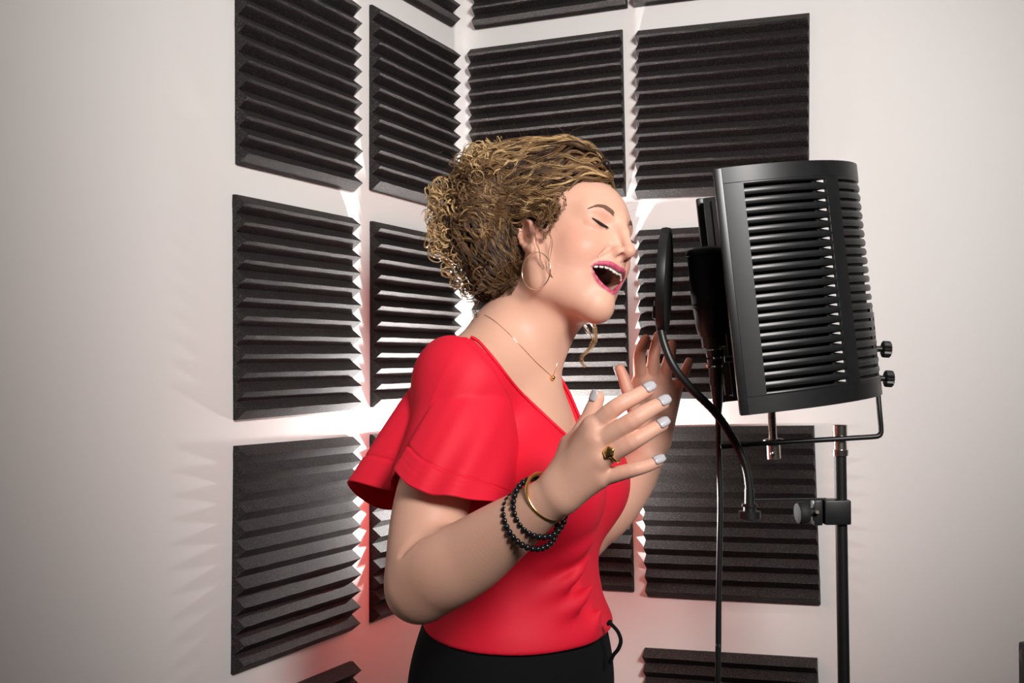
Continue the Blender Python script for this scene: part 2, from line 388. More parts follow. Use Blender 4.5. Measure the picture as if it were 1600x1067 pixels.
cable = thing('microphone_cable', 'black cable hanging straight down from the microphone plug', 'cable', (P(1122, 1067).x, YS, 0))
bm = bmesh.new(); add_lathe(bm, P(1118.5, 575), P(1122, 640) - P(1118.5, 575), [(0, .0098), (.024, .0098), (.0245, .0090), (.045, .0074), (.062, .0048), (.066, .004)], 18); from_bm('plug', bm, M['black'], cable)
c = [P(1122, 628), P(1123, 700), P(1125.5, 780), P(1124.5, 850), P(1123, 930), P(1122.5, 1000), P(1122, 1067)]
e = c[-1]; c += [Vector((e.x - .004, e.y + .01, .5)), Vector((e.x - .005, e.y + .02, .08)), Vector((e.x - .01, e.y + .05, .006)), Vector((e.x + .02, e.y + .14, .005)), Vector((e.x + .14, e.y + .20, .005)), Vector((e.x + .30, e.y + .17, .005))]
bm = bmesh.new(); add_tube(bm, spline(c, 90), .0042, 9); from_bm('cord', bm, M['black'], cable, True)

# ------------------------------------------------------------------ black cabinet cut by the right edge
yc = 1.70; q = U(1589.5, 1000.5, yc); cw, cd, ch = .26, .28, q.z
cab = thing('speaker_cabinet', 'black speaker cabinet, only its corner showing at bottom right', 'speaker', (q.x + cw / 2, yc - cd / 2, 0))
cx, cy = q.x + cw / 2, yc - cd / 2
bm = bmesh.new(); add_box(bm, (cx, cy, ch / 2), (cw / 2, 0, 0), (0, cd / 2, 0), (0, 0, ch / 2), .006); from_bm('cabinet', bm, M['dull'], cab)
bm = bmesh.new(); add_box(bm, (cx, cy - cd / 2 - .004, ch / 2), (cw / 2 - .02, 0, 0), (0, .005, 0), (0, 0, ch / 2 - .03), .003); from_bm('grille', bm, M['liner'], cab)
bm = bmesh.new(); k = U(1588.5, 1025, yc - .02); add_lathe(bm, (q.x + .002, k.y, k.z), (-1, 0, 0), [(0, .009), (.004, .009), (.005, .006)], 14); from_bm('side_bolt', bm, M['black'], cab)
for sx in (-1, 1):
    bm = bmesh.new(); add_box(bm, (cx + sx * (cw / 2 - .02), cy - cd / 2 + .02, ch - .02), (.022, 0, 0), (0, .022, 0), (0, 0, .022), .006); from_bm('corner_guard', bm, M['black'], cab)

# ------------------------------------------------------------------ the strobe on its low stand behind the singer, an unseen bowl added to block its downward light
sp = Vector((-.032, 2.08, H - .24))
strobe = thing('studio_strobe', 'small studio strobe on a low stand in the corner behind the singer', 'strobe', (sp.x, sp.y, 0))
bm = bmesh.new(); add_lathe(bm, sp - Z * .075, Z, [(0, .018), (.020, .026), (.034, .038), (.060, .054), (.0615, .054), (.036, .034), (.024, .022), (.022, .004)], 32); from_bm('blocking_dish', bm, M['chrome'], strobe)
for nrm, along, a0, a1 in ((-DR, DL, 70, 101), (-DL, DR, 64, 116)):       # two unseen barn doors, added to keep the flash off the far walls
    q0, q1 = [sp + (nrm * math.cos(math.radians(a)) + along * math.sin(math.radians(a))) * .07 for a in (a0, a1)]
    bm = bmesh.new(); m_ = (q0 + q1) / 2; ax = (q1 - q0) / 2; add_box(bm, m_ + Z * .045, ax, ax.cross(Z).normalized() * .0012, Z * .125, .0004); from_bm('added_barn_door', bm, M['dull'], strobe)
    bm = bmesh.new(); add_tube(bm, [m_ - Z * .078, m_ - Z * .10, sp - Z * .10 + (m_ - sp) * .2], .004, 8); from_bm('added_door_arm', bm, M['black'], strobe)
bm = bmesh.new(); add_lathe(bm, sp - Z * .19, Z, [(0, .020), (.003, .024), (.110, .024), (.114, .019)], 24); from_bm('flash_head', bm, M['black'], strobe)
bm = bmesh.new(); add_tube(bm, [(sp.x, sp.y, .16), sp - Z * .188], .009, 14); from_bm('column', bm, M['black'], strobe)
bm = bmesh.new(); add_lathe(bm, (sp.x, sp.y, .0005), Z, [(0, .095), (.008, .095), (.014, .088), (.018, .02), (.17, .014)], 32); from_bm('base', bm, M['black'], strobe)

# ------------------------------------------------------------------ implicit surfaces for the body and the clothes
F4 = np.float32
def v3(p): return np.array([p[0], p[1], p[2]], F4)
class Prim:
    """one blended ingredient: ('u'nion | 's'ubtract, blend radius k); eval(P) is a signed distance in metres"""
    def __init__(s, op, k): s.op, s.k = op, F4(k)
class Cap(Prim):
    def __init__(s, a, b, ra, rb, k=.01, op='u'):
        super().__init__(op, k); s.a, s.b = v3(a), v3(b); s.ra, s.rb = F4(ra), F4(rb); s.ba = s.b - s.a; s.q = F4(max(float(s.ba @ s.ba), 1e-12))
        s.c = (s.a + s.b) / 2; s.R = float(np.linalg.norm(s.ba)) / 2 + max(ra, rb)
    def ev(s, P):
        pa = P - s.a; t = np.clip(pa @ s.ba / s.q, 0, 1)
        pa = pa - t[:, None] * s.ba
        return np.sqrt(np.einsum('ij,ij->i', pa, pa)) - (s.ra + (s.rb - s.ra) * t)
class Ell(Prim):
    def __init__(s, c, r, R=None, k=.01, op='u'):
        super().__init__(op, k); s.c = v3(c); s.r = np.array(r, F4); s.M = np.eye(3, dtype=F4) if R is None else np.array(R, F4); s.R = float(max(r))
    def ev(s, P):
        q = ((P - s.c) @ s.M) / s.r; k0 = np.sqrt(np.einsum('ij,ij->i', q, q)) + F4(1e-6); q = q / s.r
        k1 = np.sqrt(np.einsum('ij,ij->i', q, q)) + F4(1e-6)
        return k0 * (k0 - 1) / k1
class Chain(Prim):
    """a limb: tapering segments along a smooth line, joined without swelling at the joints"""
    def __init__(s, pts, rad, n, k=.01, op='u'):
        super().__init__(op, k); q = spline([[*p, r] for p, r in zip(pts, rad)], n)
        s.p = q[:, :3].astype(F4); s.r = q[:, 3].astype(F4); s.c = (s.p.min(0) + s.p.max(0)) / 2
        s.R = float(np.linalg.norm(s.p - s.c, axis=1).max() + s.r.max())
    def ev(s, P):
        d = None
        for a, b, ra, rb in zip(s.p, s.p[1:], s.r, s.r[1:]):
            ba = b - a; pa = P - a; t = np.clip(pa @ ba / F4(max(float(ba @ ba), 1e-12)), 0, 1); pa = pa - t[:, None] * ba
            e = np.sqrt(np.einsum('ij,ij->i', pa, pa)) - (ra + (rb - ra) * t)
            d = e if d is None else np.minimum(d, e)
        return d
class Half(Prim):
    """custom field with a bounding ball"""
    def __init__(s, fn, c, R, k=.002, op='s'): super().__init__(op, k); s.fn, s.c, s.R = fn, v3(c), R
    def ev(s, P): return s.fn(P)
def field(prims, P):
    d = np.full(len(P), 1.0, F4)
    for p in prims:
        e = p.ev(P); k = p.k
        if p.op == 'u':
            h = np.maximum(k - np.abs(d - e), 0) / k; d = np.minimum(d, e) - h * h * k * F4(.25)
        else:
            e = -e; h = np.maximum(k - np.abs(d - e), 0) / k; d = np.maximum(d, e) + h * h * k * F4(.25)
    return d
def near(prims, c, rad): return [p for p in prims if np.linalg.norm(p.c - c) < p.R + rad + p.k * 3]
def skin_mesh(prims, vox, lo, hi, slack=.012):
    """surface nets over the bricks the surface passes through -> vertices, quads"""
    N = 16; B = vox * N; lo = np.array(lo, F4); nb = np.ceil((np.array(hi) - lo) / B).astype(int)
    S = 4; Vs, Ids, Q = [], [], []
    dims = nb * N + 2
    gid = lambda i, j, k: (i * dims[1] + j) * dims[2] + k
    g = np.arange(N + 1)
    GI = np.stack(np.meshgrid(g, g, g, indexing='ij'), -1).reshape(-1, 3)
    off = [(a, b, c) for a in (0, 1) for b in (0, 1) for c in (0, 1)]
    pairs = [(m, n) for m in range(8) for n in range(m + 1, 8) if sum(abs(off[m][q] - off[n][q]) for q in range(3)) == 1]
    for SI in np.ndindex(*(np.ceil(nb / S).astype(int))):
        SI = np.array(SI); c0 = lo + SI * S * B; cc = c0 + S * B / 2
        sp = near(prims, cc, S * B * .87)
        if not any(p.op == 'u' for p in sp): continue
        br = [SI * S + np.array(b) for b in np.ndindex(S, S, S) if all(SI * S + np.array(b) < nb)]
        if not br: continue
        br = np.array(br); cen = (lo + (br + .5) * B).astype(F4)
        d = field(sp, cen); keep = np.abs(d) < B * .87 + slack
        for b, c in zip(br[keep], cen[keep]):
            pl = near(sp, c, B * .87)
            if not any(p.op == 'u' for p in pl): continue
            P = (lo + (b * N + GI) * vox).astype(F4)
            f = field(pl, P).reshape(N + 1, N + 1, N + 1)
            if f.min() > 0 or f.max() < 0: continue
            ins = f < 0
            cnt = np.zeros((N, N, N), F4); acc = np.zeros((N, N, N, 3), F4)
            cor = [(ins[o[0]:N + o[0], o[1]:N + o[1], o[2]:N + o[2]], f[o[0]:N + o[0], o[1]:N + o[1], o[2]:N + o[2]]) for o in off]
            for m, n in pairs:
                w = cor[m][0] != cor[n][0]
                if not w.any(): continue
                fm, fn = cor[m][1][w], cor[n][1][w]; t = (fm / (fm - fn))[:, None]
                acc[w] += np.array(off[m], F4) * (1 - t) + np.array(off[n], F4) * t; cnt[w] += 1
            act = cnt > 0; ijk = np.argwhere(act)
            Vs.append(lo + (b * N + ijk + acc[act] / cnt[act][:, None]) * vox)
            ai = ijk + b * N; Ids.append(gid(ai[:, 0], ai[:, 1], ai[:, 2]))
            base = b * N
            for ax in range(3):
                sl0 = [slice(0, N)] * 3; sl1 = [slice(0, N)] * 3; sl1[ax] = slice(1, N + 1)
                a, z = ins[tuple(sl0)], ins[tuple(sl1)]
                e = np.argwhere(a != z)
                if not len(e): continue
                flip = a[e[:, 0], e[:, 1], e[:, 2]]; e = e + base
                o1, o2 = [(1, 2), (2, 0), (0, 1)][ax]
                q = []
                for d1, d2 in ((0, 0), (-1, 0), (-1, -1), (0, -1)):
                    x = e.copy(); x[:, o1] += d1; x[:, o2] += d2; q.append(gid(x[:, 0], x[:, 1], x[:, 2]))
                q = np.stack(q, 1); q[~flip] = q[~flip][:, ::-1]; Q.append(q)
    V = np.concatenate(Vs); I = np.concatenate(Ids); Q = np.concatenate(Q)
    so = np.argsort(I); Is = I[so]
    k = np.clip(np.searchsorted(Is, Q), 0, len(Is) - 1)
    ok = (Is[k] == Q).all(1)
    return V, so[k[ok]]
def to_mesh(name, V, Q, m, parent=None, col=None):
    me = bpy.data.meshes.new(name)
    me.vertices.add(len(V)); me.vertices.foreach_set('co', np.asarray(V, F4).ravel())
    me.loops.add(Q.size); me.loops.foreach_set('vertex_index', Q.astype(np.int32).ravel())
    k = Q.shape[1]; me.polygons.add(len(Q)); me.polygons.foreach_set('loop_start', np.arange(0, Q.size, k, dtype=np.int32))
    me.update(calc_edges=True); me.validate()
    if col is not None:
        a = me.color_attributes.new('tint', 'FLOAT_COLOR', 'POINT')
        c4 = np.ones((len(V), 4), F4); c4[:, :3] = col; a.data.foreach_set('color', c4.ravel())
    return link(name, me, m, parent, True)

# ------------------------------------------------------------------ frames of the singer
cm = .01
def head_frame():
    y, p, r = math.radians(39), math.radians(9.5), math.radians(16)
    f0 = Vector((math.cos(y), -math.sin(y), 0)); l = Vector((math.sin(y), math.cos(y), 0))
    f = f0 * math.cos(p) + Z * math.sin(p); u = -f0 * math.sin(p) + Z * math.cos(p)
    u2 = u * math.cos(r) + l * math.sin(r); l2 = l * math.cos(r) - u * math.sin(r)
    return f, l2, u2
HF, HL, HU = head_frame()
HM = np.array([list(HF), list(HL), list(HU)], F4).T          # columns = local axes
HC = U(838, 374, 1.60) + HL * .070 - HF * .003
def hd(x, y, z): return HC + (HF * x + HL * y + HU * z) * cm   # a point of the head from centimetres forward, left, up
TY = math.radians(18)
TF = Vector((math.cos(TY), -math.sin(TY), 0)); TL = Vector((math.sin(TY), math.cos(TY), 0))
TM = np.array([list(TF), list(TL), [0, 0, 1]], F4).T
TC = Vector((-.016, 1.655, H))
def to(f, l, z): return TC + TF * f + TL * l + Z * z           # a point of the trunk: forward, left, up from camera height
def hE(c, r, k, op='u', rot=None):
    R = HM if rot is None else HM @ np.array(rot, F4)
    return Ell(hd(*c), [q * cm for q in r], R, k * cm, op)
def hC(a, b, ra, rb, k, op='u'): return Cap(hd(*a), hd(*b), ra * cm, rb * cm, k * cm, op)
def both(fn): return [q for s in (-1, 1) for q in fn(s)]

# ------------------------------------------------------------------ head
def chain(pts, s): return [((x, s * y, z), r) for (x, y, z), r in pts]
def ry(a): c, s = math.cos(math.radians(a)), math.sin(math.radians(a)); return np.array([[c, 0, s], [0, 1, 0], [-s, 0, c]])
def rz(a): c, s = math.cos(math.radians(a)), math.sin(math.radians(a)); return np.array([[c, -s, 0], [s, c, 0], [0, 0, 1]])
HEAD = [
    hE((-1.2, 0, 4.1), (9.0, 7.1, 8.3), 1),
    hE((2.5, 0, 4.6), (6.7, 6.3, 5.6), 2),
    hE((2.9, 0, -.8), (6.0, 6.2, 6.0), 2),
    hE((4.6, 0, -4.2), (4.0, 2.8, 3.0), 2),
    hE((1.6, 0, -6.4), (4.4, 4.6, 3.0), 2),
    hE((5.5, 0, -7.0), (1.9, 1.8, 2.0), 1.6),
    hE((5.5, 0, -8.65), (1.7, 1.4, 1.6), 1.6),
]
HEAD += both(lambda s: [
    hC((5.2, s * .9, -8.6), (.4, s * 4.8, -5.8), 1.35, 1.4, 2.2),
    hC((.4, s * 5.1, -5.6), (.2, s * 5.9, -1.0), 1.3, 1.2, 2.5),
    hE((2.9, s * 3.1, -3.6), (3.1, 2.5, 4.0), 2.2),
    hE((5.1, s * 3.55, -1.4), (2.4, 2.1, 1.9), 1.8),               # raised cheek
    hC((8.1, s * .9, 3.5), (6.7, s * 4.1, 3.8), .85, .8, 2.0),       # brow
])
HEAD += both(lambda s: [hE((9.7, s * 3.4, 1.75), (1.75, 1.7, 1.0), 1.3, 's'), hE((6.85, s * 3.25, 1.85), (1.40, 1.6, 1.25), .4)])
HEAD += [
    hE((8.0, 0, -.5), (1.7, 1.2, 3.0), 1.2), hE((6.7, 0, -1.9), (2.1, 2.3, 1.8), 1.5),
    hC((8.9, 0, 3.3), (9.65, 0, 1.2), .74, .68, 1.0), hC((9.65, 0, 1.2), (10.5, 0, -1.35), .68, .68, .5), hE((10.55, 0, -1.78), (.88, .86, .80), .5),
    hC((9.2, 0, -2.45), (10.4, 0, -2.2), .42, .42, .4),
]
HEAD += both(lambda s: [hE((9.25, s * 1.10, -1.85), (1.0, .52, .74), .5), hE((9.7, s * .74, -2.48), (.72, .34, .46), .12, 's'),
                        hC((8.75, s * 1.85, -1.4), (6.9, s * 3.35, -3.5), .12, .06, .8, 's')])
FACE0 = list(HEAD)
def on_face(px, py, prims, raw=False):
    """where the line of sight through a pixel meets the near side of the face, in head centimetres"""
    o = np.array([0, 0, H]); d = np.array(U(px, py, 1.0)) - o; d /= np.linalg.norm(d); t = 1.42
    for _ in range(60): t += float(field(prims, (o + d * t)[None].astype(F4))[0]) * .8
    p = np.array(o + d * t); return p if raw else (p - np.array(HC)) @ HM / cm
def lip(pix, radii, inset):
    q = [on_face(x, y, FACE0) * np.array([1, -1, 1]) for x, y in pix]; q[-1][1] = 0.0
    return [((a[0] - inset, max(a[1], 0.0), a[2]), r) for a, r in zip(q, radii)]
LIP_U = lip([(925.5, 416.5), (931.5, 411.5), (940, 411), (949.5, 411.5), (957, 413.5), (963.5, 418)], [.07, .20, .28, .32, .34, .33], .06)
LIP_L = lip([(925.8, 417.5), (927.5, 424.5), (932.5, 434), (940, 444), (948.5, 452), (955.5, 456.5)], [.07, .16, .23, .27, .31, .33], .14)
def lip_at(L, y):
    q = np.array([p for p, r in L][::-1]); return np.array([np.interp(y, q[:, 1], q[:, i]) for i in range(3)])
YC = LIP_U[0][0][1]
for y in np.linspace(0, YC - .12, 11):
    a, b = lip_at(LIP_U, y), lip_at(LIP_L, y); m = (a + b) / 2; r = max(.06, (a[2] - b[2]) / 2 - .06)
    for s in ((-1, 1) if y > 0 else (1,)): HEAD.append(hE((m[0] - .9, s * y, m[2]), (2.6, .34, r), .10, 's'))
HEAD += [hC((9.2, 0, -2.8), (8.9, 0, -3.25), .12, .14, .3, 's')]
for s in (-1, 1):
    for L in (LIP_U, LIP_L):
        c = chain(L, s); HEAD += [hC(a, b, ra, rb, .22) for (a, ra), (b, rb) in zip(c, c[1:])]
HEAD += [hE((5.0, 0, -6.3), (2.0, 1.4, .7), .3)]                   # tongue
# ears
def ear(s):
    R = rz(s * 24) @ ry(-30); out = []
    P = lambda x, y, z: tuple(np.array([-.65, s * 7.1, .75]) + R @ np.array([x, s * y, z]))
    out.append(hE(P(-.1, .1, .1), (1.45, .34, 2.6), .5, 'u', R))
    hel = [(1.0, .25, .2), (1.25, .3, 1.2), (.9, .5, 2.3), (0, .65, 2.85), (-1.0, .7, 2.5), (-1.55, .7, 1.4), (-1.55, .65, .1), (-1.15, .55, -1.2), (-.5, .4, -2.2)]
    out += [hC(P(*a), P(*b), .30, .30, .25) for a, b in zip(hel, hel[1:])]
    out.append(hE(P(-.1, .3, -2.5), (.65, .35, .75), .4, 'u', R))
    out.append(hE(P(.15, .75, -.1), (.75, .6, 1.0), .3, 's', R)); out.append(hE(P(-.35, .8, 1.5), (.65, .45, .8), .3, 's', R))
    out.append(hE(P(.95, .3, -.3), (.3, .35, .5), .25, 'u', R))
    return out
HEAD += both(ear)
NECK = [
    Cap(hd(-2.4, 0, -1.5), U(803, 548, 1.665), .050, .052, .02), Cap(hd(-1.6, 0, -5.5), U(806, 545, 1.655), .042, .044, .02),
    Cap(hd(-.6, -5.2, -3.0), U(852, 588, 1.635), .011, .010, .03), Cap(hd(-.6, 5.2, -3.0), U(850, 588, 1.65), .011, .010, .03),
]

# ------------------------------------------------------------------ trunk
def tE(c, r, k, op='u', off=0.0): return Ell(to(*c), [q + off for q in r], TM, k, op)
def trunk(o=0.0):
    return [
        tE((.002, 0, -.17), (.098, .138, .185), .03, off=o),
        Cap(to(-.005, -.118, -.038), to(-.012, .112, -.038), .045 + o, .043 + o, .035),
        Cap(U(797, 535, 1.665), to(-.015, -.115, -.036), .048 + o, .040 + o, .05), Cap(U(797, 535, 1.665), to(-.020, .105, -.036), .046 + o, .040 + o, .03),
        tE((.040, 0, -.125), (.055, .085, .080), .035, off=o),
        tE((.088, -.074, -.185), (.070, .074, .074), .04, off=o), tE((.088, .074, -.185), (.070, .074, .074), .04, off=o),
        tE((.022, 0, -.33), (.100, .128, .17), .06, off=o),
        tE((.020, 0, -.46), (.122, .165, .14), .08, off=o),
    ]

# ------------------------------------------------------------------ arms and hands, joint by joint: (pixel x, y, distance, radius)
def limb(pts, k=.012):
    return [Chain([U(x, y, d) for x, y, d, r in pts], [q[3] for q in pts], (9 if len(pts) > 4 or pts[0][3] > .03 else 4) * len(pts) - 3, k)]
ARM_N = [(724, 606, 1.54, .042), (698, 700, 1.508, .0455), (674, 790, 1.465, .0465), (660, 870, 1.432, .0435), (656, 922, 1.415, .0375)]
FORE_N = [(656, 916, 1.415, .040), (690, 893, 1.40, .0465), (735, 868, 1.385, .0435), (785, 832, 1.36, .036), (830, 800, 1.335, .0285), (868, 772, 1.315, .0235)]
FING_N = {   # near hand, back of the hand to the camera
    'index': [(928, 668, 1.290, .0118), (961, 637, 1.278, .0104), (992, 620, 1.283, .0092), (1012, 609, 1.290, .0082)],
    'middle': [(931, 693, 1.284, .0120), (985, 659, 1.268, .0106), (1015, 640, 1.273, .0093), (1035, 630, 1.280, .0083)],
    'ring': [(936, 720, 1.286, .0114), (985, 692, 1.270, .0101), (1014, 675, 1.275, .0089), (1034, 664, 1.281, .0079)],
    'little': [(936, 748, 1.294, .0104), (985, 735, 1.282, .0087), (1010, 728, 1.286, .0078), (1027, 721, 1.291, .0070)],
    'thumb': [(897, 700, 1.325, .0150), (917, 662, 1.330, .0118), (928, 636, 1.330, .0102), (934, 622, 1.330, .0088)],
}
ARM_F = [(822, 602, 1.80, .036), (872, 720, 1.80, .040), (905, 840, 1.775, .037)]
FORE_F = [(905, 836, 1.775, .037), (945, 800, 1.765, .041), (985, 755, 1.755, .034), (1010, 712, 1.745, .027)]
FING_F = {   # far hand, palm to the camera
    'index': [(1001, 598, 1.735, .0108), (999, 560, 1.722, .0098), (1004, 540, 1.724, .0088), (1009, 530, 1.728, .0078)],
    'middle': [(1020, 594, 1.738, .0110), (1021, 560, 1.728, .0098), (1025, 540, 1.730, .0088), (1029, 524, 1.735, .0078)],
    'ring': [(1038, 598, 1.742, .0106), (1043, 570, 1.732, .0094), (1048, 551, 1.733, .0085), (1050, 538, 1.738, .0075)],
    'little': [(1054, 612, 1.748, .0098), (1067, 588, 1.740, .0082), (1073, 574, 1.741, .0074), (1077, 565, 1.744, .0066)],
    'thumb': [(1000, 660, 1.725, .0150), (984, 618, 1.710, .0112), (975, 592, 1.710, .0096), (969, 577, 1.712, .0080)],
}
def hand(F_, wrist, palm_in):
    out = []
    W = [U(*w[:3]) for w in wrist]
    for n, i in (('index', 0), ('middle', 1), ('ring', 1), ('little', 2)):
        m = F_[n][0]; out.append(Cap(W[i], U(*m[:3]), .0145, m[3] + .0012, .014))
    m = F_['index'][0]; l = F_['little'][0]
    out.append(Cap(U(*palm_in[0]), U(*palm_in[1]), .013, .012, .016))
    out.append(Cap(W[0], U(*F_['thumb'][0][:3]), .016, .0165, .014))
    out.append(Cap(U(*F_['thumb'][0][:3]), U(*m[:3]), .011, .008, .014))
    for n in ('index', 'middle', 'ring', 'little', 'thumb'): out += limb([(x, y, d, r * .92) for x, y, d, r in F_[n]], .003)
    return out
HAND_N = hand(FING_N, [(876, 752, 1.315), (880, 765, 1.308), (880, 780, 1.312)], [(900, 735, 1.312), (922, 705, 1.302)])
_f = Vector((-.10, -.90, .42)).normalized()
for n, wx, wy in (('index', 884, 745), ('middle', 886, 756), ('ring', 886, 766), ('little', 884, 776)):
    m = FING_N[n][0]; HAND_N.append(Cap(U(wx, wy, 1.310) + _f * .0140, U(*m[:3]) + _f * (m[3] - .0008), .0016, .0026, .006))
HAND_F = hand(FING_F, [(1006, 690, 1.742), (1020, 690, 1.745), (1034, 688, 1.748)], [(1022, 660, 1.742), (1030, 620, 1.742)])
ARMS_N = limb(ARM_N, .02) + limb(FORE_N, .014)
_c = [on_face(x, y, ARMS_N, True) for x, y in ((627, 866), (640, 850), (660, 835), (684, 828))]
BODY = HEAD + NECK + trunk() + ARMS_N + [Chain(_c, [.0006, .0026, .0026, .0006], 12, .009, 's')] + limb(ARM_F, .02) + limb(FORE_F, .014) + HAND_N + HAND_F
SKIN_CUT = Half(lambda P: P[:, 2] - F4(H - .47), to(0, 0, -.60), .40, .004)
BODY.append(SKIN_CUT)
BV, BQ = skin_mesh(BODY, .0017, (-.30, 1.20, H - .48), (.36, 1.93, H + .30))

def seg_d(P, a, b):
    a, b = np.array(a), np.array(b); ba = b - a; t = np.clip((P - a) @ ba / max(ba @ ba, 1e-9), 0, 1)
    return np.linalg.norm(P - a - t[:, None] * ba, axis=1), t
def sm(x, a, b): t = np.clip((x - a) / (b - a), 0, 1); return t * t * (3 - 2 * t)
def skin_tint(V):
    L = (V - np.array(HC)) @ HM / cm
    col = np.tile(np.array([.71, .405, .295]), (len(V), 1))
    def mixin(w, c): col[:] = col * (1 - w[:, None]) + np.array(c) * w[:, None]
    inface = (np.abs(L) < 14).all(1)
    L2 = L.copy(); L2[:, 1] = np.abs(L2[:, 1])
    for c, r, a in (((7.6, 4.0, -1.5), 2.6, .35), ((5.0, 5.2, -.5), 2.4, .35), ((11.2, 0, -1.9), 1.2, .2), ((7.6, 3.2, 3.0), 1.4, .40), ((-.8, 7.5, 1.2), 2.4, .5)):
        mixin(a * np.exp(-((L2 - np.array(c)) ** 2).sum(1) / r ** 2) * inface, (.72, .27, .20))
    def dab(p, r, a, c): mixin(a * np.exp(-((V - np.array(p)) ** 2).sum(1) / r ** 2), c)
    for q in FING_N.values():
        for i, a in ((0, .30), (1, .38), (3, .35)): dab(U(*q[i][:3]), .0115, a, (.66, .25, .19))
    for q in FING_F.values():  # far fingers and palm: natural redness plus shade painted into the tint
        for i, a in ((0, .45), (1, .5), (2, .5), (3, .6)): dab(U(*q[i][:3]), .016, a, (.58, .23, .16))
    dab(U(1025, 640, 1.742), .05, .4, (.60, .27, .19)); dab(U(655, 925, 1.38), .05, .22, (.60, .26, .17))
    du = np.full(len(V), 9.0)
    for Lp in (LIP_U, LIP_L):
        for (a, ra), (b, rb) in zip(Lp, Lp[1:]):
            d, t = seg_d(L2, a, b); du = np.minimum(du, d - (ra + (rb - ra) * t))
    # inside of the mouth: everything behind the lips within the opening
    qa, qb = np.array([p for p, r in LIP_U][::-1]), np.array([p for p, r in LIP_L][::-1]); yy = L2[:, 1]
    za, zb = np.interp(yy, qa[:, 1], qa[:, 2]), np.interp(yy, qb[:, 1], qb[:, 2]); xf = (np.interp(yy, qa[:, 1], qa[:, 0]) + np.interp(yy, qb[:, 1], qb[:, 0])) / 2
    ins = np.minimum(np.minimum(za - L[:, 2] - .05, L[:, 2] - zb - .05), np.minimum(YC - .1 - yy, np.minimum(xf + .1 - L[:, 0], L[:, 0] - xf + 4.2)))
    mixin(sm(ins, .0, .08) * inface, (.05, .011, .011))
    q = (L - np.array((5.0, 0, -6.3))) / np.array((2.15, 1.5, .85)); mixin((np.sqrt((q ** 2).sum(1)) < 1.0) * inface * 1.0, (.33, .09, .08))
    mixin((1 - sm(du, .03, .10)) * inface, (.52, .07, .15))
    return col
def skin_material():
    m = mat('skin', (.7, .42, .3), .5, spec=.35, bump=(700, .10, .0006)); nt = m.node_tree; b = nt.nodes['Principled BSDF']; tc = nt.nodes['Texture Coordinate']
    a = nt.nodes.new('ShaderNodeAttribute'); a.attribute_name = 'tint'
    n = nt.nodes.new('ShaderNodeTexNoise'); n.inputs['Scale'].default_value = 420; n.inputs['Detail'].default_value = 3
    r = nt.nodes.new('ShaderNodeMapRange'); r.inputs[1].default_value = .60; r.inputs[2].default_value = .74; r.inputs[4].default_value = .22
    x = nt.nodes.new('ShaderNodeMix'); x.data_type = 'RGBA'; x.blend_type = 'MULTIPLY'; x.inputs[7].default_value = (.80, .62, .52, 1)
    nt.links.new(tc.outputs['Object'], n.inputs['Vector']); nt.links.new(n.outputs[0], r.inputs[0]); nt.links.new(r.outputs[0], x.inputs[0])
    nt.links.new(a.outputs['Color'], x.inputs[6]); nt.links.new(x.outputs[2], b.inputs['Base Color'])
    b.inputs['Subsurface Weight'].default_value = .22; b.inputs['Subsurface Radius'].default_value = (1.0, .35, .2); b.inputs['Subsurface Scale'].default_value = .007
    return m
M['skin'] = skin_material()
singer = thing('person', 'woman in red blouse singing with raised hands, eyes closed, curly pinned-up hair', 'person', (.01, 1.66, 0))
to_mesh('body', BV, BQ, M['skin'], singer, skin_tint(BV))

def grad(prims, P, e=.0006):
    g = np.stack([field(prims, P + v3(d) * F4(e)) - field(prims, P - v3(d) * F4(e)) for d in ((1, 0, 0), (0, 1, 0), (0, 0, 1))], 1)
    return g / (np.linalg.norm(g, axis=1)[:, None] + 1e-9)
def settle(prims, P, off=0.0, it=4):
    P = np.asarray(P, F4)
    for _ in range(it): P = P - (field(prims, P) - F4(off))[:, None] * grad(prims, P)
    return P, grad(prims, P)

# ------------------------------------------------------------------ blouse
M['red'] = mat('red_crepe', (.78, .012, .038), .62, spec=.25, noise=(900, (.72, .010, .032), .2), bump=(1600, .12, .0004))
M['black_cloth'] = mat('black_denim', (.0045, .0045, .005), .9, spec=.15, noise=(900, (.007, .007, .008), .2), bump=(1500, .2, .0005))
def tl(P): q = (P - v3(TC)) @ TM; return q[:, 0], q[:, 1], q[:, 2]
TRK = trunk(.0065)
def trk(pix): return sorted([((p - np.array(TC)) @ TM)[[2, 1]].tolist() for p in (on_face(x, y, TRK, True) for x, y in pix)])
VN = np.array([[-.190, -.020]] + trk(spline([(750, 536, 0), (770, 559, 0), (806, 605, 0), (850, 648, 0), (884, 680, 0), (908, 706, 0)], 24)[:, :2]) + [[.030, -.128], [.06, -.122]])
VN = VN[np.argsort(VN[:, 0])]; VF = np.array([[-.190, -.018], [-.12, .018], [-.08, .036], [-.04, .049], [0, .058], [.03, .066], [.06, .075]])
def v_neck(P):
    f, l, z = tl(P); a = np.interp(z, VN[:, 0], VN[:, 1]); b = np.interp(z, VF[:, 0], VF[:, 1])
    return np.maximum(np.maximum(np.maximum(a - l, l - b) * .9, -(f + .075)), (-.192 - z)).astype(F4)
def neck_hole(P):
    f, l, z = tl(P); r = np.sqrt((f + .028) ** 2 + l ** 2) - .084
    return np.maximum(r, -(z + F4(.006)))
def hem(P):
    f, l, z = tl(P); return (z + F4(.372) + F4(.05) * np.clip(f - .02, -.2, .2) - F4(.05) * l) * F4(.95)
def fold(pts, r, k=.024): return Chain([U(*p[:3]) for p in pts], [r * .15] + [r * .85] * (len(pts) - 2) + [r * .2], 10, k)
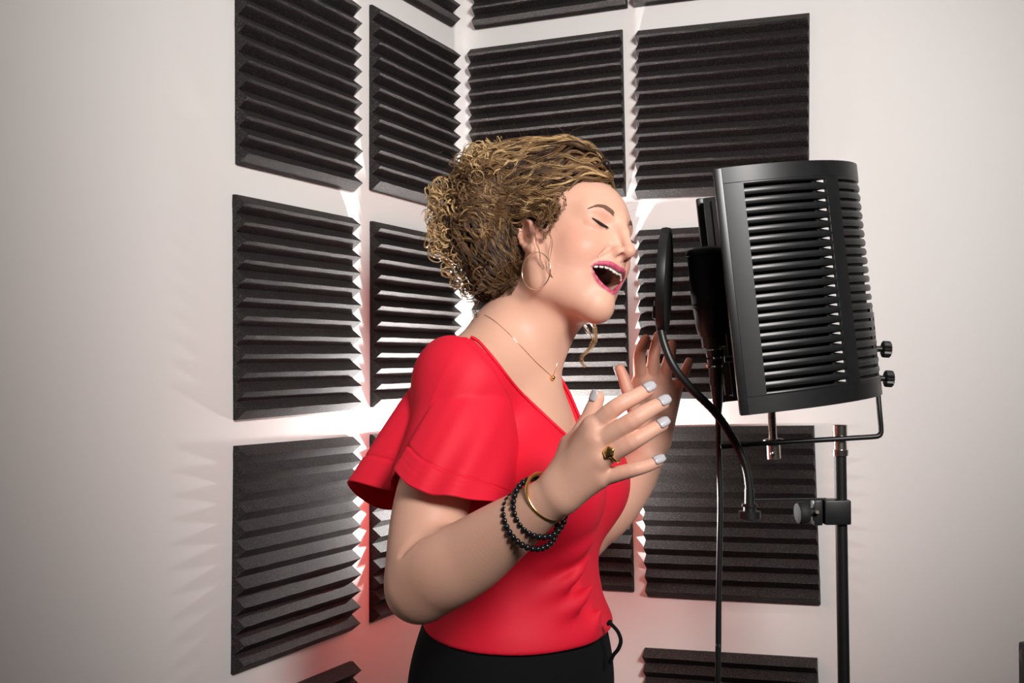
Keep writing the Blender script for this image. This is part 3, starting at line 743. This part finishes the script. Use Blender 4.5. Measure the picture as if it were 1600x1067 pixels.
SHIRT = trunk(.0065) + [
    fold([(918, 872, 1.55), (895, 905, 1.53), (840, 935, 1.535), (770, 950, 1.55)], .006),
    fold([(926, 915, 1.56), (900, 945, 1.54), (840, 968, 1.535), (760, 975, 1.545)], .007),
    fold([(918, 846, 1.54), (895, 862, 1.53), (850, 880, 1.53)], .006),
    fold([(938, 955, 1.57), (920, 985, 1.56), (880, 996, 1.545), (800, 990, 1.54)], .007),
    tE((.030, 0, -.375), (.108, .132, .035), .02, off=.010),
    Half(v_neck, to(0, 0, 0), .5, .003), Half(neck_hole, to(0, 0, 0), .5, .003), Half(hem, to(0, 0, -.4), .6, .006)]
SV, SQ = skin_mesh(SHIRT, .0024, (-.26, 1.40, H - .46), (.30, 1.93, H + .10))
blouse = to_mesh('blouse', SV, SQ, M['red'], singer)

# a narrow binding along the neckline
def front(l, z):
    o = to(.30, l, z); t = 0.0
    for _ in range(50): t += float(field(TRK, np.array([list(o - TF * t)], F4))[0]) * .8
    return o - TF * (t - .0002)
zs = np.linspace(.020, -.186, 60)
bm = bmesh.new()
add_tube(bm, spline([front(np.interp(z, VN[:, 0], VN[:, 1]), z) for z in zs] + [front(np.interp(z, VF[:, 0], VF[:, 1]), z) for z in zs[::-1]], 160), .0023, 8)
from_bm('neck_binding', bm, M['red'], singer, True)

SLEEVE = [  # armhole seam point, hem point, outward bulge of the line between them
    ((813, 742, 1.515), (814, 785, 1.500), .000), ((806, 668, 1.512), (766, 783, 1.425), .004), ((792, 616, 1.512), (706, 777, 1.395), .008), ((768, 580, 1.515), (660, 768, 1.400), .010),
    ((748, 564, 1.52), (634, 755, 1.415), .010), ((736, 556, 1.525), (616, 733, 1.445), .009), ((724, 551, 1.535), (644, 764, 1.478), .007), ((710, 549, 1.545), (602, 765, 1.485), .006),
    ((692, 551, 1.56), (546, 752, 1.515), .006), ((676, 559, 1.58), (560, 776, 1.565), .006), ((664, 580, 1.60), (600, 796, 1.600), .006), ((662, 650, 1.62), (652, 790, 1.625), .004), ((690, 700, 1.62), (700, 770, 1.63), .0)]
def sleeve(name, mirror):
    NU, NT = 170, 90
    S = spline([U(*a) for a, b, c in SLEEVE], NU); E = spline([U(*b) for a, b, c in SLEEVE], NU); Bg = spline([(c, 0, 0) for a, b, c in SLEEVE], NU)[:, 0]
    cen = np.array(U(705, 690, 1.53))
    rows = []
    for j in range(NT + 1):
        t = j / NT; P = S * (1 - t) + E * t
        n = P - cen; n /= np.linalg.norm(n, axis=1)[:, None]
        P = P + n * (Bg * math.sin(PI * t ** .75))[:, None]
        rows.append(P)
    G = np.array(rows)
    if mirror:
        q = (G.reshape(-1, 3) - np.array(TC)) @ TM; q[:, 1] *= -1; G = (q @ TM.T + np.array(TC)).reshape(G.shape)
    if not mirror:
        ARMF = limb(ARM_N, .02) + trunk(0)
        V = G.reshape(-1, 3).astype(F4)
        for _ in range(6):
            d = field(ARMF, V); tt = np.repeat(np.linspace(0, 1, NT + 1), NU); need = np.clip(F4(.0085) - d, 0, .02)
            nn = grad(ARMF, V); nn[:, 0] = np.minimum(nn[:, 0], nn[:, 0] * .6); V = V + nn * (need * sm(tt, .0, .12))[:, None].astype(F4)
            g = V.reshape(NT + 1, NU, 3); g[1:-1] = g[1:-1] * .6 + .2 * (g[:-2] + g[2:]); g[:, 1:-1] = g[:, 1:-1] * .8 + .1 * (g[:, :-2] + g[:, 2:]); V = g.reshape(-1, 3)
        G = V.reshape(G.shape)
    n = np.cross(np.gradient(G, axis=0), np.gradient(G, axis=1)); n /= np.linalg.norm(n, axis=2)[..., None] + 1e-12
    uu = np.linspace(0, 1, NU); t = np.linspace(0, 1, NT + 1); cutl = .80                                   # the hem band: a seam, then rows of stitching
    g = -.0020 * np.exp(-((t - cutl) / .009) ** 2) + .0009 * sm(t, cutl, cutl + .02) - sum(.0004 * np.exp(-((t - cutl - .05 * k) / .006) ** 2) for k in (1, 2, 3))
    if n[40, 60] @ np.array([0, -1, 0]) < 0: n = -n
    wv = (.0040 * np.sin(uu * 44 + .6) + .0028 * np.sin(uu * 71 + 2)) * np.exp(-((uu - .22) / .17) ** 2)
    G = G + n * g[:, None, None] + n * (wv[None, :] * (t[:, None] ** 1.2) * (1 - .55 * t[:, None]))[..., None]
    V = G.reshape(-1, 3); i = np.arange((NT + 1) * NU).reshape(NT + 1, NU)
    Q = np.stack([i[:-1, :-1], i[:-1, 1:], i[1:, 1:], i[1:, :-1]], -1).reshape(-1, 4)
    o = to_mesh(name, V, Q, M['red'], singer)
    s = o.modifiers.new('cloth', 'SOLIDIFY'); s.thickness = .0022; s.offset = 0
    return o
sleeve('flutter_sleeve', False); sleeve('flutter_sleeve', True)
# trousers and shoes
def waist(P):
    f, l, z = tl(P); return -(z + F4(.345))
PANTS = [tE((.022, 0, -.33), (.100, .128, .17), .06, off=.004), tE((.012, 0, -.47), (.134, .168, .14), .08, off=.004)]
for s in (-1, 1):
    PANTS.append(Chain([to(.015, s * .085, -.50), to(.035, s * .082, -.72), to(.03, s * .080, -.93), to(.0, s * .078, -1.15), to(-.01, s * .078, -1.36)], [.092, .082, .062, .060, .052], 14, .03))
PANTS += [Half(waist, to(0, 0, -.3), .5, .003), Half(lambda P: P[:, 2] - F4(.07), to(0, 0, -1.4), .5, .003)]
PV, PQ = skin_mesh(PANTS, .005, (-.30, 1.35, .03), (.30, 1.95, H - .30))
to_mesh('trousers', PV, PQ, M['black_cloth'], singer)
for s in (-1, 1):
    SH = [Ell(to(.02, s * .082, -H + .035), (.125, .042, .034), TM, .02), Cap(to(-.03, s * .08, -H + .05), to(-.015, s * .08, -H + .10), .042, .045, .03), Half(lambda P: P[:, 2] - F4(.0005), to(0, 0, -H), .4, .001)]
    c = to(.02, s * .082, -H + .06); a, b = skin_mesh(SH, .005, (c.x - .2, c.y - .2, -.01), (c.x + .2, c.y + .2, .16)); to_mesh('shoe', a, b, M['dull'], singer)
bm = bmesh.new(); add_tube(bm, spline([U(951, 972, 1.565), U(958, 978, 1.56), U(966, 988, 1.558), U(970, 1001, 1.558), U(966, 1014, 1.56), U(958, 1024, 1.565), U(953, 1036, 1.57)], 30), [.0042, .0048] + [.0026] * 26 + [.0032, .0028], 8)
from_bm('belt_loop', bm, M['black_cloth'], singer, True)

# ------------------------------------------------------------------ face details
FACE = [p for p in HEAD if p.R < .2]
def tubes(lines, r0, r1, sides=3):
    """many thin tubes at once: lines (n, m, 3) -> vertices and quads"""
    L = np.asarray(lines, float); n, m, _ = L.shape
    T = np.gradient(L, axis=1); T /= np.linalg.norm(T, axis=2)[..., None] + 1e-12
    ref = np.where(np.abs(T[..., 2:3]) < .9, np.array([0, 0, 1.0]), np.array([1.0, 0, 0]))
    A_ = np.cross(T, ref); A_ /= np.linalg.norm(A_, axis=2)[..., None] + 1e-12; B_ = np.cross(T, A_)
    rad = (np.asarray(r0)[:, None] if np.ndim(r0) else r0) * np.linspace(1, r1, m)[None, :] * np.ones((n, m))
    V = np.stack([L + rad[..., None] * (math.cos(a) * A_ + math.sin(a) * B_) for a in (2 * PI * k / sides for k in range(sides))], 2)
    i = np.arange(n * m * sides).reshape(n, m, sides)
    Q = np.stack([i[:, :-1], np.roll(i[:, :-1], -1, 2), np.roll(i[:, 1:], -1, 2), i[:, 1:]], -1).reshape(-1, 4)
    return V.reshape(-1, 3), Q, m * sides
M['liner'] = mat('eyeliner', (.006, .005, .005), .6); M['brow'] = mat('brow_hair', (.19, .09, .055), .6, noise=(200, (.17, .085, .05), .2))
M['tooth'] = mat('tooth', (.86, .83, .76), .25, noise=(60, (.82, .78, .70), .2), coat=.3)
M['nail'] = mat('pale_nail_polish', (.50, .48, .51), .25, coat=.5, noise=(300, (.46, .45, .48), .2))
for s in (-1, 1):
    a = spline([on_face(x, y, FACE) * np.array([1, -s, 1]) for x, y in ((925, 340.5), (931, 344.5), (938, 349.5), (945, 353.5), (950.5, 355.8))], 30)
    P, N_ = settle(FACE, [hd(*p) for p in a], .0003)
    r = .0019 * np.sin(np.linspace(.1, PI - .30, 30)) + .0003
    bm = bmesh.new(); add_tube(bm, [Vector(p) for p in P.tolist()], r.tolist(), 8); from_bm('eyeliner', bm, M['liner'], singer, True)
    ls = []
    for k in np.linspace(2, 28, 34).astype(int):
        b = Vector(P[k].tolist()); n = Vector(N_[k].tolist()); side = HL * s * (.35 * (1 - k / 15)); d = (n * .8 - HU * .75 + side).normalized(); L_ = .0078 + .0024 * math.sin(k / 29 * PI)
        ls.append([b + d * (L_ * t) + HU * (.0028 * t * t) for t in np.linspace(0, 1, 6)])
    V, Q, _ = tubes(np.array([[list(q) for q in l] for l in ls]), .0003, .25); to_mesh('eyelashes', V, Q, M['liner'], singer)
    ls = []; r_ = random.Random(5); BR = spline([on_face(x, y, FACE) for x, y in ((959.5, 335), (952, 328), (944, 323.5), (933, 321.5), (920, 325))], 41)
    for k in range(420):
        t = r_.random(); b = BR * np.array([1, -s, 1])
        i = int(t * 39); p = b[i]; tg = b[i + 1] - b[i]; tg /= np.linalg.norm(tg); wv = (.34 if t < .35 else .34 - .42 * (t - .35)) * r_.uniform(-1, 1)
        q0 = p + np.array([0, 0, wv]); q1 = q0 + tg * .45 + np.array([0, 0, .16 * (1 - t) - .06])
        ls.append([q0 * (1 - u) + q1 * u for u in (0, .35, .7, 1)])
    W_ = np.array([[list(hd(*p)) for p in l] for l in ls]); P, N_ = settle(FACE, W_.reshape(-1, 3), .0004)
    V, Q, _ = tubes(P.reshape(W_.shape), .00017, .3); to_mesh('eyebrow', V, Q, M['brow'], singer)
# teeth in the upper jaw, a lower row deep in the mouth
def tooth_row(L, w, h, n, dr, back, name):
    ys = np.array([p[1] for p, r in L][::-1]); xs = np.array([p[0] for p, r in L][::-1]); zs = np.array([p[2] for p, r in L][::-1])
    for k in range(n):
        for s in (-1, 1):
            yy = w * .5 + k * w * .96; g = lambda y: (np.interp(y, ys, xs) - back, np.interp(y, ys, zs))
            (x, z), (xa, za), (xb, zb) = g(yy), g(yy - .2), g(yy + .2)
            tx = (HF * (xb - xa) + HL * (.4 * s) ).normalized(); nx = tx.cross(HU).normalized(); hh = h * (1 - .05 * k)
            bm = bmesh.new(); q = r_h = None
            for v in range(5):                                   # a rounded crown, wider at the biting edge
                t = v / 4; ww = w * (.40 + .09 * math.sin(t * PI * .62)); dd = .22 - .06 * t; zz = z - dr * (t * hh - .10); rr = .72 if v == 4 else 1
                ring = [bm.verts.new(hd(x, s * yy, zz) + tx * (ww * cx_ * rr * cm) + nx * (dd * cy_ * rr * cm)) for cx_, cy_ in ((-1, -.8), (-.8, -1), (.8, -1), (1, -.8), (1, .8), (.8, 1), (-.8, 1), (-1, .8))]
                if q:
                    for i in range(8): bm.faces.new((q[i], q[(i + 1) % 8], ring[(i + 1) % 8], ring[i]))
                else: bm.faces.new(ring[::-1])
                q = ring
            bm.faces.new(q); from_bm(name, bm, M['tooth'], singer, True)
tooth_row(LIP_U, .66, .80, 5, 1, .42, 'tooth')
tooth_row(LIP_L, .50, .45, 3, -1, .75, 'tooth')
# fingernails
def nail(tip, prev, face, w):
    t = (tip - prev).normalized(); f = face; f = (f - t * f.dot(t)).normalized(); sd = t.cross(f)
    bm = bmesh.new(); rings = []
    for i in range(7):
        u = i / 6; row = []
        for j in range(7):
            v = (j / 6 - .5) * 2; ww = w * (1 - .35 * max(0, abs(u - .45) - .3) / .25)
            row.append(bm.verts.new(tip + t * (u * .0135 - .0058) + sd * (v * ww) + f * (-.36 * ww * v * v + .0002 - .0012 * max(0, u - .6))))
        rings.append(row)
    for a, b in zip(rings, rings[1:]):
        for j in range(6): bm.faces.new((a[j], a[j + 1], b[j + 1], b[j]))
    o = from_bm('fingernail', bm, M['nail'], singer, True); s = o.modifiers.new('t', 'SOLIDIFY'); s.thickness = .0007; s.offset = 1
for n, q in FING_N.items():
    tip, prev, r = U(*q[3][:3]), U(*q[2][:3]), q[3][3]
    face = Vector((-.10, -.90, .42)) if n != 'thumb' else Vector((-.75, -.55, .3))
    t = (tip - prev).normalized(); f = (face - t * face.dot(t)).normalized()
    nail(tip + f * (r * 1.0), prev + f * (r * 1.0), face, r * .70)
for n, q in FING_F.items():
    tip, prev, r = U(*q[3][:3]), U(*q[2][:3]), q[3][3]; face = Vector((.1, .95, .2)) if n != 'thumb' else Vector((-.9, .3, 0))
    t = (tip - prev).normalized(); f = (face - t * face.dot(t)).normalized(); nail(tip + f * r, prev + f * r, face, r * .8)

# ------------------------------------------------------------------ hair
def hair_material():
    m = mat('curly_hair', (.2, .1, .05), .38, spec=.5); nt = m.node_tree; b = nt.nodes['Principled BSDF']
    a = nt.nodes.new('ShaderNodeAttribute'); a.attribute_name = 'tint'; nt.links.new(a.outputs['Color'], b.inputs['Base Color'])
    b.inputs['Anisotropic'].default_value = .4
    return m
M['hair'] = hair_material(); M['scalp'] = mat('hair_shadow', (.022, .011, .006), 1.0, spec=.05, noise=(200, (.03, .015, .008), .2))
HB_ = [
    hE((-1.5, 0, 4.7), (9.6, 7.75, 9.3), .8),
    hE((9.0, 0, 1.2), (8.7, 10.6, 8.4), .5, 's'),
]
HB_ += both(lambda s: [hE((-1.0, s * 8.0, .2), (2.5, 2.3, 3.2), .5, 's')])
HB_ += [hE((1.5, 0, -4.5), (5.5, 12, 5.5), .8, 's'), hE((-6.3, 0, -.4), (3.9, 5.0, 5.2), 1.6),
        Ell(U(755, 306, 1.665), (.045, .052, .047), None, .02), Ell(U(738, 360, 1.665), (.042, .050, .050), None, .02), Ell(U(770, 420, 1.665), (.036, .046, .040), None, .02),
        Ell(U(805, 272, 1.67), (.048, .055, .037), None, .03), Ell(U(880, 258, 1.67), (.055, .05, .030), None, .03)]
hv, hq = skin_mesh(HB_, .003, tuple(HC - Vector((.22, .2, .2))), tuple(HC + Vector((.2, .2, .22))))
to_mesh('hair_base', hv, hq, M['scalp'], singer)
BUN = np.array(U(735, 310, 1.65))
LOCKS, COLS, RAD = [], [], []
R_ = np.random.default_rng(11)
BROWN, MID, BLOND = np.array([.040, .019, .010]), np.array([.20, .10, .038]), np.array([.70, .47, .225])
def add_lock(path, n, spread, tone, r=.00042, wave=0.0, taper=None):
    m = len(path); T = np.gradient(path, axis=0); T /= np.linalg.norm(T, axis=1)[:, None] + 1e-9
    A_ = np.cross(T, [0.13, .2, .97]); A_ /= np.linalg.norm(A_, axis=1)[:, None] + 1e-9; B_ = np.cross(T, A_)
    u = np.linspace(0, 1, m); tp = (np.sin(PI * np.clip(u * .9 + .08, 0, 1)) * .8 + .2) if taper is None else taper
    for k in range(n):
        a, b = R_.normal(size=2) * spread; ph = R_.uniform(0, 2 * PI); fr = R_.uniform(2, 4)
        w = wave * np.sin(u * fr * 2 * PI + ph)
        p = path + A_ * ((a * tp + w)[:, None]) + B_ * ((b * tp + wave * np.cos(u * fr * 2 * PI + ph * 1.7))[:, None])
        LOCKS.append(p); RAD.append(r * R_.uniform(.7, 1.2))
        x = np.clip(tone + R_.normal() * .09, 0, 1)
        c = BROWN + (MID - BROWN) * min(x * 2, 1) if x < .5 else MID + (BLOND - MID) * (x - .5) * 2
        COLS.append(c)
MS = 26
def flow(p0, target, n=MS, step=.0065, off=.0045, curl=.0, lift=0.0):
    """strands lying on the head, running towards the pinned curls with a wandering wave"""
    p0 = np.asarray(p0, F4); k = len(p0); P, N_ = settle(HB_, p0, .0008); out = [P]; ph = P[:, 0] * 40 + P[:, 2] * 55 + R_.normal(0, .55, k); fr = R_.uniform(.5, .68, k); am = R_.uniform(.6, 1.0, k) * curl
    dist = np.linalg.norm(np.asarray(target) - P, axis=1)[:, None]
    st = np.minimum(step, dist / n)
    for i in range(n - 1):
        d = np.asarray(target, F4) - P; d = d - N_ * np.einsum('ij,ij->i', d, N_)[:, None]; d /= np.linalg.norm(d, axis=1)[:, None] + 1e-9
        sd = np.cross(N_, d); d = d + sd * (am * np.sin(ph + fr * i))[:, None]; d /= np.linalg.norm(d, axis=1)[:, None]
        P = P + d * st; N_ = grad(HB_, P)
        P = P - (field(HB_, P) - F4(.0008 + (off - .0008) * min(1, i / 5)) - lift * F4(abs(math.sin(.35 * i + 1)) * min(1, i / 6)))[:, None] * N_
        out.append(P)
    return np.stack(out, 1)
# combed back from the brow, the temples and over the ears
st = []
for s in (-1, 1):
    hl = spline([(7.4, 0, 8.9), (6.4, s * 3.0, 8.2), (4.6, s * 5.3, 6.6), (3.4, s * 6.6, 4.4), (2.6, s * 7.0, 2.8), (.6, s * 7.6, 3.6), (-1.8, s * 7.7, 3.0), (-2.9, s * 7.5, .6), (-3.2, s * 7.0, -2.4), (-4.2, s * 5.5, -4.6), (-6.2, s * 2.6, -5.4)], 120)
    for q in hl: st += [hd(*(q + R_.normal(size=3) * .5)) for _ in range(3)]
st = np.array([list(p) for p in st], F4)
st = np.concatenate([st, hv[R_.permutation(len(hv))[:1100]].astype(F4)])
_b = (st - np.array(HC)) @ HM / cm
st = st[(_b[:, 0] > -7.2) | ((_b[:, 2] < 1.5) & (_b[:, 0] > -9))]
tg = BUN + R_.normal(size=(len(st), 3)) * .022
paths = flow(st, tg, curl=.62, lift=.004)
_q = (paths - np.array(HC)) @ HM / cm; _q[..., 1] = np.abs(_q[..., 1])
clear = ((((_q - np.array([-.85, 7.6, .4])) / np.array([2.1, 1.6, 3.0])) ** 2).sum(-1) > 1).all(1)
for p in paths[clear]:
    hgt = p[0, 2] - HC.z
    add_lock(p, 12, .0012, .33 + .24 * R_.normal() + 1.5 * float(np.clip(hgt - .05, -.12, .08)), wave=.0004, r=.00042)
# ringlets of the pinned-up mass
def ringlet(c, axis, rad, turns, pitch, n, tone, spread=.0011, r=.00042):
    axis = axis / np.linalg.norm(axis); x = np.cross(axis, [.31, .52, .8]); x /= np.linalg.norm(x); y = np.cross(axis, x)
    m = MS; a = np.linspace(0, turns * 2 * PI, m) + R_.uniform(0, 6.28); g = rad * (1 - .25 * np.linspace(0, 1, m))
    p = c + np.outer(np.cos(a) * g, x) + np.outer(np.sin(a) * g, y) + np.outer(np.linspace(0, pitch * turns, m), axis)
    add_lock(p, n, spread, tone, r)
zone = [((752, 300), .050, 95), ((735, 350), .046, 90), ((757, 415), .042, 55), ((708, 318), .030, 55), ((704, 372), .028, 44), ((772, 262), .036, 55), ((748, 256), .022, 30), ((716, 405), .022, 26), ((725, 440), .016, 10), ((690, 300), .014, 12), ((686, 345), .014, 12)]
for (px, py), sp, n in zone:
    for _ in range(n):
        v = R_.normal(size=3); v /= np.linalg.norm(v); v[1] = -abs(v[1]) if R_.random() < .75 else v[1]
        c = np.array(U(px, py, 1.655)) + v * sp * R_.uniform(.75, 1.05) * np.array([1, 1, 1.05])
        lit = .52 + .16 * R_.normal() + (.42 if px < 725 or py < 265 else 0) - (.26 if py > 390 and px > 735 else 0)  # outer curls paler: blonder ends plus strobe backlight painted into the tone
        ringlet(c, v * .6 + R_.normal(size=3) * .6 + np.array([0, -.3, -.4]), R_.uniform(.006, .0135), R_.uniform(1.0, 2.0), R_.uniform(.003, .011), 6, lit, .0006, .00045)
# hair swept down the nape
for _ in range(70):
    a = hd(R_.uniform(-7, -3), -R_.uniform(1, 6.5), R_.uniform(-3.5, 1.5)); b = np.array(U(762 + R_.uniform(-22, 40), 440 + R_.uniform(-18, 22), 1.62))
    pa = spline([list(a), list((np.array(a) + b) / 2 + R_.normal(size=3) * .008), list(b)], MS); q, _n = settle(HB_, pa, .003, 3); add_lock(np.where(field(HB_, pa.astype(F4))[:, None] < .003, q, pa), 8, .0018, .22, wave=.0012)
# loose tendrils and flyaways
def tendril(pts, n, tone, sp=.0012, w=.002): add_lock(spline([U(*p) for p in pts], MS), n, sp, tone, wave=w)
tendril([(908, 492, 1.70), (925, 506, 1.70), (931, 524, 1.70), (922, 545, 1.70), (908, 560, 1.70), (915, 574, 1.70)], 16, .75)
tendril([(902, 490, 1.70), (916, 512, 1.70), (926, 534, 1.70), (914, 552, 1.70)], 8, .65)
tendril([(850, 362, 1.575), (862, 372, 1.57), (858, 410, 1.57), (866, 440, 1.575), (884, 470, 1.585)], 3, .6, .0009, .001)
tendril([(846, 330, 1.585), (836, 352, 1.58), (842, 392, 1.575), (850, 420, 1.575)], 3, .55, .0009, .001)
tendril([(868, 305, 1.58), (858, 330, 1.575), (862, 352, 1.572), (850, 372, 1.575)], 9, .45)
tendril([(872, 312, 1.585), (866, 330, 1.575), (852, 345, 1.572), (846, 360, 1.575), (852, 374, 1.58)], 10, .42)
tendril([(866, 322, 1.582), (872, 338, 1.575), (862, 352, 1.572), (856, 364, 1.575)], 8, .5)
tendril([(858, 326, 1.588), (846, 338, 1.578), (842, 350, 1.575), (846, 362, 1.578)], 10, .35)
tendril([(878, 300, 1.585), (884, 318, 1.575), (874, 334, 1.572)], 6, .45)
tendril([(800, 372, 1.60), (808, 400, 1.595), (818, 412, 1.595)], 6, .4)
tendril([(748, 470, 1.63), (742, 490, 1.63), (752, 500, 1.63), (738, 504, 1.63)], 5, .3)
for _ in range(330):
    q = st[R_.integers(len(st))]; n = grad(HB_, q[None])[0]; p = settle(HB_, q[None], .003)[0][0] if R_.random() < .5 else np.array(U(*[R_.choice([745, 720, 760]) + R_.normal() * 18, R_.choice([270, 330, 390]) + R_.normal() * 22, 1.64]))
    d = n + R_.normal(size=3) * .8; d /= np.linalg.norm(d); e = R_.normal(size=3) * .6; L_ = R_.uniform(.012, .034); u = np.linspace(0, 1, MS)[:, None]
    LOCKS.append(p + d * u * L_ + e * u * u * L_ + .0016 * np.sin(u * R_.uniform(4, 12) + R_.uniform(0, 6)) * R_.normal(size=3)); RAD.append(.00016); COLS.append(MID * 1.1)
LK = np.array([l for l in LOCKS], float)
V, Q, per = tubes(LK, np.array(RAD), .5)
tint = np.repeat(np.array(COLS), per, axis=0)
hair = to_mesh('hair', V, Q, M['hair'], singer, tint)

# ------------------------------------------------------------------ jewellery
def torus(bm, c, ux, uy, rx, ry_, r, n=64, m=10):
    pts = [c + ux * (rx * math.cos(2 * PI * k / n)) + uy * (ry_ * math.sin(2 * PI * k / n)) for k in range(n)]
    nz = ux.cross(uy).normalized(); rings = []
    for k in range(n):
        d = (ux * math.cos(2 * PI * k / n) + uy * math.sin(2 * PI * k / n)).normalized()
        rings.append([bm.verts.new(pts[k] + r * (math.cos(a) * d + math.sin(a) * nz)) for a in (2 * PI * j / m for j in range(m))])
    for k in range(n):
        a, b = rings[k], rings[(k + 1) % n]
        for j in range(m): bm.faces.new((a[j], a[(j + 1) % m], b[(j + 1) % m], b[j]))
ec = U(837.5, 423, 1.574)
bm = bmesh.new(); torus(bm, ec, Vector((math.cos(.72), -math.sin(.72), 0)), Vector((0.03, 0, 1)).normalized(), .0245, .0245, .00085)
ear_o = from_bm('hoop_earring', bm, M['pale_gold'], None, True); tag(ear_o, 'thin rose gold hoop earring hanging below the ear', 'earring')
neck_t = thing('necklace', 'fine gold chain necklace with a tiny round pendant at the throat', 'necklace', U(863, 589, 1.57))
NCK = [p for p in BODY if p is not SKIN_CUT and np.linalg.norm(p.c - v3(U(820, 560, 1.64))) < p.R + .12]
onskin = lambda pts, n: spline([on_face(x, y, NCK, True) + np.array([-.0002, -.0009, 0]) for x, y in pts], n)
ch = onskin([(757, 492), (768, 498), (782, 509), (800, 526), (818, 545), (836, 564), (850, 577), (863, 589)], 60)
ch2 = onskin([(863, 589), (866, 582), (869, 574), (871, 567)], 24)
bm = bmesh.new(); add_tube(bm, [Vector(p) for p in ch.tolist()], [.00062 if i % 2 else .00042 for i in range(60)], 6); add_tube(bm, [Vector(p) for p in ch2.tolist()], .0005, 6); from_bm('chain', bm, M['pale_gold'], neck_t, True)
bm = bmesh.new(); bmesh.ops.create_icosphere(bm, subdivisions=3, radius=.0036, matrix=Matrix.Translation(Vector(ch[-1].tolist()) + Vector((.0005, -.003, -.001)))); from_bm('pendant', bm, M['gold'], neck_t, True)
wa = (U(868, 772, 1.315) - U(800, 822, 1.352)).normalized()
def wrist_ring(c, tilt, rx, ry_):
    ax = (wa + tilt).normalized(); e1 = ax.cross(Vector((0, -1, .2))).normalized(); e2 = ax.cross(e1); return c, e1, e2, rx, ry_
c, e1, e2, rx, ry_ = wrist_ring(U(855.5, 776, 1.322), Vector((.03, -.35, .05)), .0285, .0275)
bm = bmesh.new(); torus(bm, c, e1, e2, rx, ry_, .0019); g = from_bm('bangle', bm, M['gold'], None, True); tag(g, 'plain gold bangle on the near wrist, nearest the hand', 'bangle')
for (px, py, d, tl_, rx, n, lab) in ((829, 812, 1.338, Vector((.05, -.55, .1)), .0345, 32, 'black bead bracelet on near wrist, farther from the hand, slipping down'), (843, 793, 1.332, Vector((-.22, -.25, -.25)), .0335, 31, 'black bead bracelet on near wrist, beside the gold bangle')):
    c, e1, e2, rx, _ = wrist_ring(U(px, py, d), tl_, rx, rx); t = thing('bead_bracelet', lab, 'bracelet', c, 'bead bracelets on the near wrist')
    bme = None
    for k in range(n):
        a = 2 * PI * k / n; p = c + e1 * (rx * math.cos(a)) + e2 * (rx * 1.0 * math.sin(a))
        if bme is None:
            bm = bmesh.new(); bmesh.ops.create_icosphere(bm, subdivisions=2, radius=.0039); bme = bpy.data.meshes.new('bead'); bm.to_mesh(bme); bm.free(); bme.materials.append(M['bead']); bme.polygons.foreach_set('use_smooth', [True] * len(bme.polygons))
        o = bpy.data.objects.new('bead', bme); C.objects.link(o); o.parent = t; o.location = p - c
rt = thing('finger_ring', 'chunky gold ring on the ring finger of near hand', 'ring', U(959, 708, 1.279))
ra, rb = U(936, 720, 1.286), U(985, 692, 1.270); rax = (rb - ra).normalized(); rc = ra + (rb - ra) * .46
e1 = rax.orthogonal().normalized(); e2 = rax.cross(e1)
bm = bmesh.new(); torus(bm, rc, e1, e2, .0112, .0112, .0014, 40, 8); from_bm('band', bm, M['gold'], rt, True)
bm = bmesh.new(); f = Vector((-.3, -1, .25)); f = (f - rax * f.dot(rax)).normalized()
bmesh.ops.create_icosphere(bm, subdivisions=3, radius=1.0); r_ = random.Random(2)
for v in bm.verts:
    th = math.atan2(v.co.y, v.co.x); q = v.co * (1 + .09 * math.cos(5 * th) * math.hypot(v.co.x, v.co.y) + r_.uniform(-.03, .03)); v.co = rc + f * .0118 + rax * q.x * .0068 + rax.cross(f) * q.y * .0062 + f * q.z * .0030
from_bm('setting', bm, M['gold'], rt)
